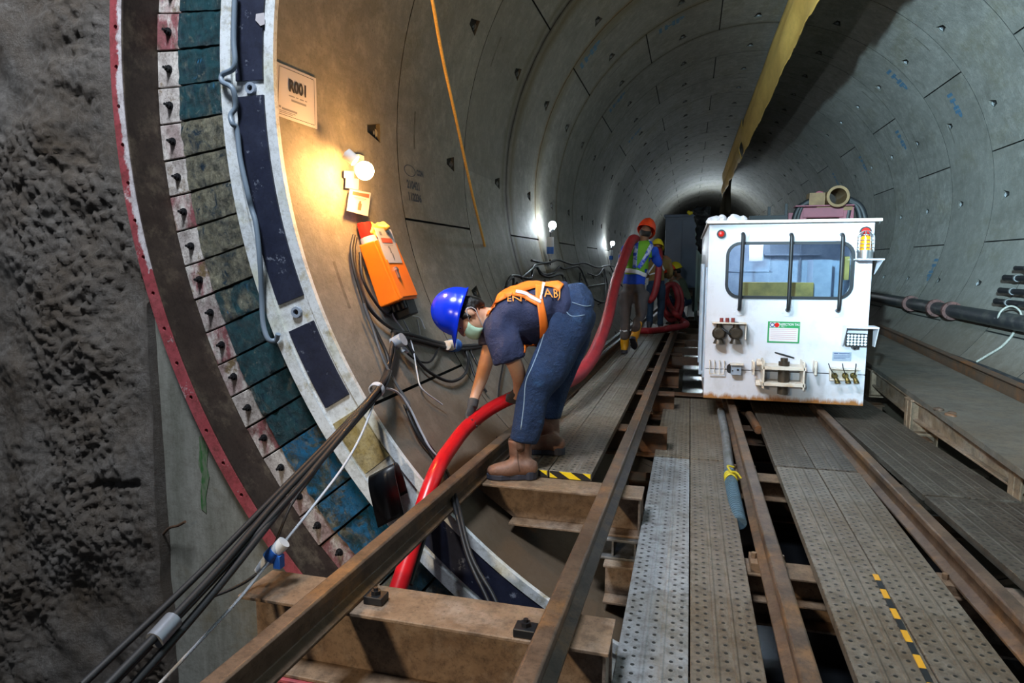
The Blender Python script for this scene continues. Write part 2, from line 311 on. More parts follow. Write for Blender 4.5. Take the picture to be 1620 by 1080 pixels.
# ------------------------------------------------------------------ mesh helpers
def wloc(o):
    p = V((0, 0, 0))
    while o is not None: p += o.location; o = o.parent
    return p
class MB:
    def __init__(s): s.v = []; s.f = []; s.mi = []; s.sm = []
    def add(s, vs, fs, mi=0, smooth=False):
        o = len(s.v); s.v += [V(q) for q in vs]
        for f in fs: s.f.append([o+i for i in f]); s.mi.append(mi); s.sm.append(smooth)
        return s
    def box(s, c, size, R=None, mi=0, ax=None):
        c = V(c); hx, hy, hz = size[0]/2, size[1]/2, size[2]/2; vs = []
        for x, y, z in ((-1, -1, -1), (1, -1, -1), (1, 1, -1), (-1, 1, -1), (-1, -1, 1), (1, -1, 1), (1, 1, 1), (-1, 1, 1)):
            p = V((x*hx, y*hy, z*hz))
            if ax: p = ax[0]*p.x+ax[1]*p.y+ax[2]*p.z
            elif R is not None: p = R @ p
            vs.append(c+p)
        return s.add(vs, [(0, 3, 2, 1), (4, 5, 6, 7), (0, 1, 5, 4), (1, 2, 6, 5), (2, 3, 7, 6), (3, 0, 4, 7)], mi)
    def prism(s, poly, a, b, mi=0):          # poly: list of 3D offsets; extruded from a to b
        n = len(poly); a = V(a); b = V(b)
        vs = [a+V(p) for p in poly]+[b+V(p) for p in poly]
        fs = [tuple(range(n))[::-1], tuple(range(n, 2*n))]+[(i, (i+1) % n, n+(i+1) % n, n+i) for i in range(n)]
        return s.add(vs, fs, mi)
    def cyl(s, a, b, r0, r1=None, n=16, mi=0, cap=True, smooth=True):
        a = V(a); b = V(b); r1 = r0 if r1 is None else r1; z = (b-a).normalized()
        x = z.orthogonal().normalized(); y = z.cross(x)
        vs = []; 
        for k in range(n):
            t = 2*pi*k/n; d = x*math.cos(t)+y*math.sin(t); vs += [a+d*r0, b+d*r1]
        s.add(vs, [(2*k, 2*((k+1) % n), 2*((k+1) % n)+1, 2*k+1) for k in range(n)], mi, smooth)
        if cap:
            s.add([vs[2*k] for k in range(n)], [tuple(range(n))[::-1]], mi); s.add([vs[2*k+1] for k in range(n)], [tuple(range(n))], mi)
        return s
    def ringdisc(s, c, nrm, r0, r1, h, n=24, mi=0):   # washer
        c = V(c); z = V(nrm).normalized(); x = z.orthogonal().normalized(); y = z.cross(x); vs = []
        for k in range(n):
            t = 2*pi*k/n; d = x*math.cos(t)+y*math.sin(t); vs += [c+d*r0, c+d*r1, c+d*r1+z*h, c+d*r0+z*h]
        fs = []
        for k in range(n):
            a = 4*k; b = 4*((k+1) % n)
            for i in range(4): fs.append((a+i, b+i, b+(i+1) % 4, a+(i+1) % 4))
        return s.add(vs, fs, mi)
    def sphere(s, c, r, n=14, mi=0, sc=(1, 1, 1), R=None, half=False):
        c = V(c); vs = []; fs = []; m_ = n//2
        top = m_ if not half else m_//2
        for i in range(top+1):
            ph = pi*i/m_
            for k in range(n):
                t = 2*pi*k/n; p = V((math.sin(ph)*math.cos(t)*r*sc[0], math.sin(ph)*math.sin(t)*r*sc[1], math.cos(ph)*r*sc[2]))
                vs.append(c+(R @ p if R is not None else p))
        for i in range(top):
            for k in range(n): fs.append((i*n+k, (i+1)*n+k, (i+1)*n+(k+1) % n, i*n+(k+1) % n))
        return s.add(vs, fs, mi, True)
    def tube(s, pts, r, n=10, mi=0, sub=6, wob=0):
        P = spline(pts, sub) if sub > 1 else [V(p) for p in pts]
        N = len(P); rr = r if isinstance(r, (list, tuple)) else None
        T = [(P[min(i+1, N-1)]-P[max(i-1, 0)]).normalized() for i in range(N)]
        x = T[0].orthogonal().normalized(); vs = []
        for i in range(N):
            x = (x-T[i]*x.dot(T[i])).normalized(); y = T[i].cross(x)
            q = rr[0]+(rr[1]-rr[0])*i/(N-1) if rr else r
            for k in range(n):
                t = 2*pi*k/n; vs.append(P[i]+(x*math.cos(t)+y*math.sin(t))*q)
        fs = [(i*n+k, i*n+(k+1) % n, (i+1)*n+(k+1) % n, (i+1)*n+k) for i in range(N-1) for k in range(n)]
        s.add(vs, fs, mi, True); s.add(vs[:n], [tuple(range(n))[::-1]], mi); s.add(vs[-n:], [tuple(range(n))], mi)
        return s
    def loft(s, st, side, n=22, sub=4, mi=0, ends=True, cap=.45):   # st: (centre, r_side, r_cross)
        C = spline([q[0] for q in st], sub); A = spline([V((q[1], q[2], 0)) for q in st], sub)
        N = len(C); vs = []; side = V(side)
        T = [(C[min(i+1, N-1)]-C[max(i-1, 0)]).normalized() for i in range(N)]
        for i in range(N):
            x = (side-T[i]*side.dot(T[i])).normalized(); y = T[i].cross(x)
            for k in range(n):
                t = 2*pi*k/n; vs.append(C[i]+x*math.cos(t)*max(A[i].x, .002)+y*math.sin(t)*max(A[i].y, .002))
        fs = [(i*n+k, i*n+(k+1) % n, (i+1)*n+(k+1) % n, (i+1)*n+k) for i in range(N-1) for k in range(n)]
        o = len(vs)
        if ends:
            vs.append(C[0]-T[0]*min(A[0].x, A[0].y)*cap); vs.append(C[-1]+T[-1]*min(A[-1].x, A[-1].y)*cap)
            fs += [(o, (k+1) % n, k) for k in range(n)]+[(o+1, (N-1)*n+k, (N-1)*n+(k+1) % n) for k in range(n)]
        return s.add(vs, fs, mi, True)
    def arc(s, y0, y1, r0, r1, a0, a1, step=1.5, mi=0, closed=False):   # solid ring sector about the tunnel axis
        n = max(1, int(abs(a1-a0)/step)); vs = []; fs = []
        for i in range(n+1):
            a = a0+(a1-a0)*i/n; vs += [CY(a, y0, r0), CY(a, y1, r0), CY(a, y1, r1), CY(a, y0, r1)]
        for i in range(n):
            for k in range(4): fs.append((4*i+k, 4*i+(k+1) % 4, 4*i+4+(k+1) % 4, 4*i+4+k))
        if not closed: fs += [(0, 3, 2, 1), (4*n, 4*n+1, 4*n+2, 4*n+3)]
        return s.add(vs, fs, mi)
    def build(s, name, mat, parent=None, bevel=0, origin=None, smooth=None, seg=2, solid=0):
        if parent is not None: origin = wloc(parent)
        elif origin is None:
            lo = [min(q[i] for q in s.v) for i in range(3)]; hi = [max(q[i] for q in s.v) for i in range(3)]
            origin = V(((lo[0]+hi[0])/2, (lo[1]+hi[1])/2, lo[2]))
        me = bpy.data.meshes.new(name); me.from_pydata([tuple(q-V(origin)) for q in s.v], [], s.f)
        for i, p in enumerate(me.polygons): p.material_index = s.mi[i]; p.use_smooth = s.sm[i] if smooth is None else smooth
        for q in (mat if isinstance(mat, (list, tuple)) else [mat]): me.materials.append(M[q] if isinstance(q, str) else q)
        bm = bmesh.new(); bm.from_mesh(me); bmesh.ops.recalc_face_normals(bm, faces=bm.faces); bm.to_mesh(me); bm.free()
        o = bpy.data.objects.new(name, me); COL.objects.link(o)
        if parent is not None: o.parent = parent
        else: o.location = origin
        if bevel:
            b = o.modifiers.new('bevel', 'BEVEL'); b.width = bevel; b.segments = seg; b.limit_method = 'ANGLE'; b.angle_limit = .7
        if solid:
            b = o.modifiers.new('solid', 'SOLIDIFY'); b.thickness = solid; b.offset = 0
        return o
def spline(pts, sub):
    P = [V(p) for p in pts]
    if len(P) < 3 or sub < 2:
        if len(P) == 2 and sub > 1: return [P[0].lerp(P[1], i/sub) for i in range(sub+1)]
        return P
    Q = [P[0]*2-P[1]]+P+[P[-1]*2-P[-2]]; out = []
    for i in range(1, len(Q)-2):
        for k in range(sub):
            t = k/sub; a, b, c, d = Q[i-1:i+3]
            out.append(.5*((2*b)+(c-a)*t+(2*a-5*b+4*c-d)*t*t+(3*b-a-3*c+d)*t*t*t))
    out.append(P[-1]); return out
def tag(o, label, cat=None, group=None, kind=None):
    if label: o['label'] = label
    if cat: o['category'] = cat
    if group: o['group'] = group
    if kind or cat: o['kind'] = kind or 'thing'
    return o
def thing(name, loc, label, cat, group=None):
    o = bpy.data.objects.new(name, None); COL.objects.link(o); o.location = V(loc); o.empty_display_size = .1
    bpy.context.view_layer.update()
    return tag(o, label, cat, group)
def bake(o, disp=0, dscale=6, stretch=(1, 1, 1)):       # apply modifiers
    bpy.context.view_layer.update(); dg = bpy.context.evaluated_depsgraph_get()
    me = bpy.data.meshes.new_from_object(o.evaluated_get(dg)); old = o.data; o.modifiers.clear(); o.data = me; bpy.data.meshes.remove(old)
    if disp:
        ns = [v.normal.copy() for v in me.vertices]
        for v, n_ in zip(me.vertices, ns):
            p = v.co; v.co = p+n_*disp*noise.noise(V((p.x*stretch[0], p.y*stretch[1], p.z*stretch[2]))*dscale)
    for p in me.polygons: p.use_smooth = True
    return o
def organic(mb, name, mat, parent=None, vox=.01, smooth=6, disp=0, dscale=6, stretch=(1, 1, 1), origin=None):
    o = mb.build(name, mat, parent, origin=origin)
    r = o.modifiers.new('r', 'REMESH'); r.mode = 'VOXEL'; r.voxel_size = vox; r.use_smooth_shade = True
    q = o.modifiers.new('s', 'SMOOTH'); q.factor = .5; q.iterations = smooth
    return bake(o, disp, dscale, stretch)
def world_bvh(*obs):
    bpy.context.view_layer.update(); vs = []; ps = []
    for o in obs:
        b = len(vs); mw = o.matrix_world
        vs += [mw @ v.co for v in o.data.vertices]; ps += [tuple(b+i for i in p.vertices) for p in o.data.polygons]
    return BVHTree.FromPolygons(vs, ps)
_zero = V((0, 0, 0))
def onto(bvh, u, v, off=.006, d=4):
    r = ray(u, v).normalized(); h = bvh.ray_cast(_zero, r)
    if h[0] is None: h = bvh.find_nearest(r*d/r.dot(CF))
    n_ = h[1]
    if n_.dot(r) > 0 and h[0] is not None: n_ = n_ if n_.z > 0 else -n_
    return h[0]+n_*off
def ribbon(mb, bvh, path, w, off=.006, d=4, nx=3, sub=6, mi=0):   # path in picture coordinates laid on a body
    P = spline([V((u, v, 0)) for u, v in path], sub); N = len(P); vs = []
    for i in range(N):
        t = (P[min(i+1, N-1)]-P[max(i-1, 0)]).normalized(); nr = V((-t.y, t.x, 0))
        for k in range(nx): q = P[i]+nr*(k/(nx-1)-.5)*w; vs.append(onto(bvh, q.x, q.y, off, d))
    return mb.add(vs, [(i*nx+k, i*nx+k+1, (i+1)*nx+k+1, (i+1)*nx+k) for i in range(N-1) for k in range(nx-1)], mi, True)
def text_verts(txt, size=1, bold=0, res=3):
    c = bpy.data.curves.new('lettering', 'FONT'); c.body = txt; c.size = size; c.align_x = 'CENTER'; c.align_y = 'CENTER'; c.resolution_u = res; c.offset = bold
    o = bpy.data.objects.new('lettering', c); COL.objects.link(o); bpy.context.view_layer.update()
    me = bpy.data.meshes.new_from_object(o.evaluated_get(bpy.context.evaluated_depsgraph_get()))
    vs = [v.co.copy() for v in me.vertices]; fs = [tuple(p.vertices) for p in me.polygons]
    COL.objects.unlink(o); bpy.data.objects.remove(o); bpy.data.curves.remove(c); bpy.data.meshes.remove(me)
    return vs, fs
def text_flat(mb, txt, c, right, up, size, off=0, bold=0, sx=1, mi=0):
    vs, fs = text_verts(txt, size, bold); c = V(c); right = V(right).normalized(); up = V(up).normalized(); n_ = right.cross(up)
    return mb.add([c+right*p.x*sx+up*p.y+n_*off for p in vs], fs, mi)
def quad(mb, c, right, up, w, h, off=0, mi=0, th=0):
    c = V(c); r = V(right).normalized()*w/2; u = V(up).normalized()*h/2; n_ = r.cross(u).normalized(); c = c+n_*off
    if th: return mb.box(c, (w, h, th), ax=(r.normalized(), u.normalized(), n_), mi=mi)
    return mb.add([c-r-u, c+r-u, c+r+u, c-r+u], [(0, 1, 2, 3)], mi)
def clampw(p, off):   # keep a point inside the lining
    p = V(p); r = math.hypot(p.x-XC, p.z-ZC)
    if p.y > 3.0 and r > RT-off: q = (RT-off)/r; p.x = XC+(p.x-XC)*q; p.z = ZC+(p.z-ZC)*q
    return p
def cable(name, mat, pts, r, label, cat='cable', group=None, n=8, sub=6):
    return tag(MB().tube(pts, r, n, sub=sub).build(name, mat), label, cat, group)
# ------------------------------------------------------------------ the setting: bored tunnel, portal wall, pit
Y0, RW, NR = 3.077, 1.495, 36
def struct(o, label, cat): return tag(o, label, cat, kind='structure')
JA = [101, 123.5, 190.8, 258.5, 326, 393.5]; JB = [146, 213, 281, 348.5, 371.5, 438.5]
def joints(k):
    J = JB if k % 2 == 0 else JA
    return [(J[i], (J[i+1] if i < 5 else J[0]+360)) for i in range(6)]
lin = MB(); bolts = []
def R_(a, y, r): return CY(a, y, r)
for k in range(NR):
    ya, yb = Y0+RW*k+.006, Y0+RW*(k+1)-.006
    near = k < 15
    yp0, yp1 = yb-.46, yb-.27
    YS = [ya, yp0, yp1, yb] if near else [ya, yb]
    for (a, b) in joints(k):
        a2, b2 = a+.17, b-.17
        pk = [22.5*i for i in range(-2, 24) if a2+3 < 22.5*i < b2-3] if near else []
        TS = {a2, b2}
        for p in pk: TS.update((p-1.25, p+1.25))
        st = 2.8 if k < 12 else 5
        nn = int((b2-a2)/st)
        for i in range(1, nn):
            t = a2+(b2-a2)*i/nn
            if all(abs(t-q) > .9 for q in TS) and all(abs(t-p) > 1.3 for p in pk): TS.add(t)
        TS = sorted(TS)
        vs = [R_(t, y, RT) for t in TS for y in YS]; n = len(YS); fs = []
        for i in range(len(TS)-1):
            mid = (TS[i]+TS[i+1])/2; isp = any(abs(mid-p) < .2 for p in pk)
            for j in range(n-1):
                if isp and near and j == 1:
                    p0, p1 = TS[i], TS[i+1]; dp = .075
                    A = R_(p0, yp0, RT); B = R_(p1, yp0, RT); C_ = R_(p1, yp1, RT); D_ = R_(p0, yp1, RT)
                    q = .30; E1 = R_(p0+q, yp1-.01, RT+dp); E2 = R_(p1-q, yp1-.01, RT+dp)
                    A2 = R_(mid-.45, yp0, RT); B2 = R_(mid+.45, yp0, RT)
                    lin.add([A2, B2, C_, D_, E1, E2], [(0, 1, 5, 4), (0, 4, 3), (1, 2, 5), (3, 4, 5, 2)], 3); lin.add([A, A2, D_], [(0, 1, 2)], 0, True); lin.add([B2, B, C_], [(0, 1, 2)], 0, True)
                    if k < 9:
                        bc = R_(mid, yp1-.012, RT+.045); lin.cyl(bc+V((0, .005, 0)), bc-V((0, .035, 0)), .021, n=8, mi=2)
                        lin.cyl(bc+V((0, .004, 0)), bc-V((0, .008, 0)), .036, n=10, mi=2)
                else: fs.append((i*n+j, i*n+j+1, (i+1)*n+j+1, (i+1)*n+j))
        lin.add(vs, fs, 0, True)
        # joint faces of the segment
        for t in (a2, b2): lin.add([R_(t, ya, RT), R_(t, yb, RT), R_(t, yb, RT+.03), R_(t, ya, RT+.03)], [(0, 1, 2, 3)], 1)
        for y in (ya, yb):
            e = [R_(t, y, RT) for t in TS]+[R_(t, y, RT+.03) for t in TS]; q = len(TS)
            lin.add(e, [(i, i+1, q+i+1, q+i) for i in range(q-1)], 1)
# dark gasket groove behind the joints
g = MB(); na = 120; ys = [Y0+.002+i*(RW*NR-.004)/6 for i in range(7)]
lin.add([R_(360*i/na, y, RT+.03) for i in range(na) for y in ys], [(i*7+j, i*7+j+1, ((i+1) % na)*7+j+1, ((i+1) % na)*7+j) for i in range(na) for j in range(6)], 1, True)
lin_o = lin.build('wall_tunnel', ['lining', 'joint', 'galv', 'pocket'], origin=V((0, 0, 0)))
struct(lin_o, 'curved grey precast concrete segment lining of the tunnel', 'wall')
# slot recesses beside the pockets: flat bars with the shade painted in
sl = MB()
for k in range(0, 10):
    yb = Y0+RW*(k+1)
    for (a, b) in joints(k):
        for t0 in (a+9.2, b-16):
            if b-a < 30 or (k*7+int(t0)) % 3 == 0: continue
            y = yb-.36 if (k+int(a)) % 2 else Y0+RW*k+.3
            P = [R_(t0+.9*i, y, RT-.0015) for i in range(7)]; Q = [R_(t0+.9*i, y+.03, RT-.0015) for i in range(7)]
            sl.add(P+Q, [(i, i+1, 8+i, 7+i) for i in range(6)], 0, True)
tag(sl.build('grout_slot_marks', basic('slot_recess_shade', '575349', .8, 0, '6b6862', 9, g=.5), lin_o), None)
# far end of the visible tunnel: dark bulkhead
eb = MB(); ye = Y0+RW*NR-.02
eb.box((XC, ye+.1, ZC), (7, .15, 7)); struct(eb.build('wall_end', 'joint'), 'dark far end of the tunnel', 'wall')

# portal head wall with round opening
hw = MB(); n = 144
def rect_r(a):
    c, s_ = math.cos(a), math.sin(a); r = 1e9
    for lim, q in ((7.0, c), (-5.0, c), (5.5, s_), (-4.2, s_)):
        if q*lim > 1e-6: r = min(r, lim/q)
    return r
vs = []
for i in range(n):
    a = 2*pi*i/n
    for r in (3.965, rect_r(a)):
        for y in (3.035, 3.235): vs.append(V((XC+r*math.cos(a), y, ZC+r*math.sin(a))))
fs = []
for i in range(n):
    a = 4*i; b = 4*((i+1) % n)
    fs += [(a, a+2, b+2, b), (a+1, b+1, b+3, a+3), (a+2, a+3, b+3, b+2)]
hw.add(vs, fs, 0)
hw_o = hw.build('wall_portal', 'headwall'); struct(hw_o, 'smooth grey concrete portal wall left of the red steel ring', 'wall')
gp = MB()
for u0, v0, w, seg in ((321, 690, 9, [(0, 0), (1, 20), (-1, 45), (3, 60), (1, 90), (2, 115)]),):
    L = [PY(u0+a-w*(.75 if i > 2 else 1)*.7, v0+b, 3.031) for i, (a, b) in enumerate(seg)]; R2 = [PY(u0+a+w*(.5 if i > 3 else 1)*.8, v0+b*1.06, 3.031) for i, (a, b) in enumerate(seg)]
    N = len(seg); gp.add(L+R2, [(i, i+1, N+i+1, N+i) for i in range(N-1)])
tag(gp.build('green_paint_smear', basic('green_paint', '2a5f2c', .7, 0, '65705c', 22, .42, .6, stretch=(2.5, 1, .5)), hw_o), 'green paint smear on the concrete')
# rough shotcrete face on the left
sh = MB(); nz, nx = 400, 210; vs = []
for i in range(nz+1):
    z = -3.3+6.9*i/nz
    a = 3.98**2-(z-ZC)**2; xe = -2.965+.02*noise.noise(V((0, 3, z*4)))
    if a > 0: xe = min(xe, XC-math.sqrt(a))
    for j in range(nx+1):
        q = j/nx; x = -6.2+(xe+6.2)*q
        p = V((x, 2.9, z)); edge = min(1, (1-q)*nx/5)
        d = .09*noise.noise(p*.8)+.05*noise.noise(p*2.6)+.03*noise.noise(p*6)+(.042*(1-1.2*noise.voronoi(p*27+V((noise.noise(p*9), 0, noise.noise(p*8+V((4, 4, 4)))))*.8)[0][0])+.02*noise.noise(p*34))*max(.15, min(1, .55+1.3*noise.noise(p*1.3+V((9, 1, 2)))))
        if abs(z+1.29+.03*math.sin(x*5)) < .02 and -3.45 < x < -3.05: d -= .03
        if -1.28 < z < -.6 and -3.4 < x < -3.0: d += .012
        rr = math.hypot(x-XC, z-ZC)
        lim = 2.985 if rr < 4.06 else 2.5
        y = 2.96-abs(d)*.0-d*1.0*(.35+.65*edge) if rr > 4.06 else 3.0
        y = min(max(y, lim), 3.02)
        vs.append(V((x, y, z)))
sh.add(vs, [(i*(nx+1)+j, i*(nx+1)+j+1, (i+1)*(nx+1)+j+1, (i+1)*(nx+1)+j) for i in range(nz) for j in range(nx)], 0, True)
# thickness at the right edge
e = [vs[i*(nx+1)+nx] for i in range(nz+1)]; sh.add(e+[V((q.x, 3.034, q.z)) for q in e], [(i, i+1, nz+2+i, nz+1+i) for i in range(nz)], 0, False)
sh_o = sh.build('wall_shotcrete', 'shotcrete'); struct(sh_o, 'rough dark sprayed concrete wall at the left', 'wall')
# pit floor
fl = MB(); fl.box((1.5, -.4, -3.25), (16, 6.86, .1)); struct(fl.build('floor', basic('wet_pit_floor', '211f1c', .3, 0, '2c2924', 3)), 'dark wet floor of the pit', 'floor')

# ------------------------------------------------------------------ launch seal ring: red flange, brown barrel, hinged plates with bolts and greased brush pads
seal = thing('launch_seal_ring', CY(270, 3.0, 3.96), 'big red bolted steel ring with brown barrel and smeared plates round the tunnel mouth', 'steel ring')
fr = MB(); AR = list(range(0, 361, 3)); n = 120; r0, r1 = 3.955, 4.03
hm = MB()
# flange with real bolt holes: each 2.97 degree cell carries an octagonal hole on its centre line
nc = 121; da = 360/nc
for c in range(nc):
    ac = 174.85+da*c; cx = CY(ac, 2.975, 3.991); tang = V((-math.sin(math.radians(ac)), 0, math.cos(math.radians(ac)))); rad = V((math.cos(math.radians(ac)), 0, math.sin(math.radians(ac))))
    o = [CY(ac-da/2, 2.975, r0), CY(ac, 2.975, r0), CY(ac+da/2, 2.975, r0), CY(ac+da/2, 2.975, 3.991), CY(ac+da/2, 2.975, r1), CY(ac, 2.975, r1), CY(ac-da/2, 2.975, r1), CY(ac-da/2, 2.975, 3.991)]
    dirs = [-rad-tang, -rad, -rad+tang, tang, rad+tang, rad, rad-tang, -tang]
    h = [cx+d.normalized()*.0125 for d in dirs]
    b = V((0, .02, 0)); vs = o+h+[q+b for q in o]+[q+b for q in h]
    fs = [(i, (i+1) % 8, 8+(i+1) % 8, 8+i) for i in range(8)]+[(16+i, 24+i, 24+(i+1) % 8, 16+(i+1) % 8) for i in range(8)]+[(8+i, 8+(i+1) % 8, 24+(i+1) % 8, 24+i) for i in range(8)]
    fs += [(0, 16, 17, 1), (1, 17, 18, 2), (4, 20, 21, 5), (5, 21, 22, 6)]
    fr.add(vs, fs)
tag(fr.build('flange', 'flange_paint', seal), 'red painted flange with bolt holes')
ba = MB(); ba.arc(2.98, 3.235, 3.945, 3.957, 0, 360, 2, closed=True)
tag(ba.build('barrel', 'barrel', seal), 'brown steel barrel')
random.seed(11)
NP = 0
for c in range(-14, 26):
    a = 178.63+3.0*c; g_ = .07
    if not (140 < a < 252): continue
    jit = random.uniform(-.006, .006)
    a0, a1 = a+g_, a+3.0-g_
    p = MB()
    yo, yi = 3.215+jit, 3.20+jit; ro, ri = 3.945, 3.775
    f4 = [CY(a0, yo, ro), CY(a1, yo, ro), CY(a1, yi, ri), CY(a0, yi, ri)]
    p.add(f4+[q+V((0, .018, 0)) for q in f4], [(0, 1, 2, 3), (4, 7, 6, 5), (0, 4, 5, 1), (1, 5, 6, 2), (2, 6, 7, 3), (3, 7, 4, 0)])
    pl = p.build('seal_plate', 'plate', seal, bevel=.004)
    bc = CY((a0+a1)/2, yi+.006, 3.855); b = MB()
    b.cyl(bc+V((0, .004, 0)), bc-V((0, .008, 0)), .022, n=12); b.cyl(bc, bc-V((0, .024, 0)), .016, n=6, smooth=False); b.cyl(bc, bc-V((0, .045, 0)), .008, n=8)
    tag(b.build('bolt', 'dark_steel', pl), None)
    # brush pad: thick, uneven, leaning in towards the segment
    q = MB(); nu, nv = 12, 24; vs = []
    for i in range(nu+1):
        for j in range(nv+1):
            s_, t_ = i/nu, j/nv; aa = a0+.03+(a1-a0-.06)*s_; r = 3.77-(3.77-3.375)*t_
            ed = min(s_, 1-s_)*nu; pp = CY(aa, 0, r)
            y = 3.185-.075*t_+jit-.003*min(1, ed)-.010*noise.noise(V((pp.x*9, pp.z*9, c)))-.010*noise.noise(V((pp.x*26, pp.z*26, c*3)))
            vs.append(CY(aa, y, r))
    q.add(vs, [(i*(nv+1)+j, i*(nv+1)+j+1, (i+1)*(nv+1)+j+1, (i+1)*(nv+1)+j) for i in range(nu) for j in range(nv)], 0, True)
    rim = [i*(nv+1) for i in range(nu+1)]+[nu*(nv+1)+j for j in range(1, nv+1)]+[i*(nv+1)+nv for i in range(nu-1, -1, -1)]+[j for j in range(nv-1, 0, -1)]
    e = [vs[i] for i in rim]; N = len(e); q.add(e+[w+V((0, .05, 0)) for w in e], [(i, (i+1) % N, N+(i+1) % N, N+i) for i in range(N)], 0)
    qo = tag(q.build('brush_pad', 'pad', seal), 'grease-smeared brush pad')
    tl = .95 if a < 176 else .75 if a < 181 else .08 if a < 196 else .45 if a < 199 else .85 if a < 209 else .55
    qo.color = (tl+random.uniform(-.12, .12), .9 if 211 < a < 222 else .25 if 222 < a else 0, 0, 1)
    NP += 1
bkp = MB(); bkp.arc(3.238, 3.25, 3.30, 3.95, 130, 255, 2); tag(bkp.build('backing_ring', 'joint', seal), None)

# ------------------------------------------------------------------ end face of the first concrete ring: white frame and dark packer pads
end = thing('segment_end_frame', CY(270, 3.07, 3.1), 'white painted concrete ring end with dark packer pads, inside the red steel ring', 'end frame')
w = MB()
w.arc(3.045, 3.075, 3.055, 3.105, 0, 360, 1.5, closed=True); w.arc(3.045, 3.075, 3.315, 3.38, 0, 360, 1.5, closed=True); w.arc(3.062, 3.075, 3.105, 3.315, 0, 360, 1.5, closed=True)
tag(w.build('white_frame', 'white_frame', end), 'white painted frame')
def pad(a0, a1, r0=3.125, r1=3.29, m='bitumen', y=3.05):
    q = MB(); q.arc(y, 3.062, r0, r1, a0, a1, 1.2); return q.build('packer_pad', m, end)
for a0, a1 in ((156, 179.2), (180.6, 200.2), (202.9, 210.95)): tag(pad(a0, a1), 'dark navy packer pad')
tag(pad(212.6, 218.2, 3.12, 3.3, 'yellow_pad'), 'yellowed bare packer seat')
tag(pad(224.0, 246, 3.1, 3.29), 'scratched dark packer pad at the bottom')
for a in (179.9, 201.5):
    c = CY(a, 3.063, 3.2); q = MB(); q.ringdisc(c-V((0, .02, 0)), (0, 1, 0), .016, .03, .02, 16); q.cyl(c-V((0, .003, 0)), c, .017, n=12, mi=1)
    tag(q.build('bolt_socket', ['plate_grey', 'ink'], end), None)
# peeled rubber strip
rs = MB()
path = [(604, 800, 3.035), (596, 772, 3.02), (589, 755, 2.97), (584, 755, 2.90), (584, 772, 2.875), (590, 800, 2.90), (598, 834, 2.97)]
P = spline([V(p) for p in path], 5); vs = []
for p_ in P: vs += [PY(p_.x, p_.y, p_.z), PY(p_.x+41, p_.y-21, p_.z)]
rs.add(vs, [(2*i, 2*i+1, 2*i+3, 2*i+2) for i in range(len(P)-1)], 0, True)
tag(rs.build('rubber_strip', 'rubber', solid=.008), 'black rubber strip peeled off the white frame and curled over, above the left rail', 'rubber strip')
# clinging packer tape scrap and small white patch on the upper pad
pt = MB(); pt.add([PY(405, 22, 3.044), PY(418, 20, 3.043), PY(419, 38, 3.044), PY(412, 41, 3.045), PY(404, 32, 3.044)], [(0, 1, 2, 3, 4)])
tag(pt.build('white_tape_scrap', 'paper', end), 'torn scrap of white tape on the upper pad')
# blue-grey hose running along the frame
hp = [(372, -10), (370, 60), (371, 105), (352, 118), (352, 130), (368, 140), (373, 168), (365, 182), (368, 196), (375, 205), (380, 250), (392, 305), (398, 330), (405, 355), (411, 410), (414, 470), (416, 510), (424, 536), (436, 538), (440, 528)]
tag(MB().tube([PY(u, v, 3.02-.01*(i % 3)) for i, (u, v) in enumerate(hp)], .014, 10, sub=5).build('grout_hose', 'grey_hose'), 'blue-grey hose hanging along the left edge of the white frame', 'hose')
ht = MB()
for (u, v) in ((372, 182), (394, 312), (441, 522)): ht.ringdisc(PY(u, v, 3.03), (0, 1, 0), .016, .026, .01, 14)
# ------------------------------------------------------------------ tracks: rails, beams, planks
def water():
    w = MB(); w.box((XC, 22, -1.99), (2.0, 37.8, .02)); return w
struct(water().build('floor_water', basic('dark_standing_water', '15171a', .22, bs=.1, bscale=5)), 'dark standing water in the tunnel invert', 'water')
RP = [(-.05, 0), (.05, 0), (.05, .012), (.012, .03), (.009, .082), (.033, .096), (.033, .124), (.026, .13), (-.026, .13), (-.033, .124), (-.033, .096), (-.009, .082), (-.012, .03), (-.05, .012)]
def rail(x0, slope, zt, y0, y1, yref, label):
    r = MB(); a = V((x0+slope*(y0-yref), y0, zt-.13)); b = V((x0+slope*(y1-yref), y1, zt-.13))
    r.prism([V((p[0], 0, p[1])) for p in RP], a, b)
    return tag(r.build('steel_rail', 'rail', bevel=.003), label, 'rail', 'track rails')
r1 = (-1.213, .026, 1.33); r2 = (-.398, .016, 1.57)
rail(r1[0], r1[1], -1.12, .55, 26, r1[2], 'rusty steel rail nearest the left wall, passing in front of the red hose')
rail(r2[0], r2[1], -1.12, .55, 26, r2[2], 'rusty steel rail just right of the boot-trodden plank walkway')
rail(.402, .001, -1.28, .7, 30, 2, 'steel rail running under the left side of the white locomotive')
rail(1.225, -.0195, -1.28, .9, 30, 2.6, 'steel rail running under the right side of the white locomotive')
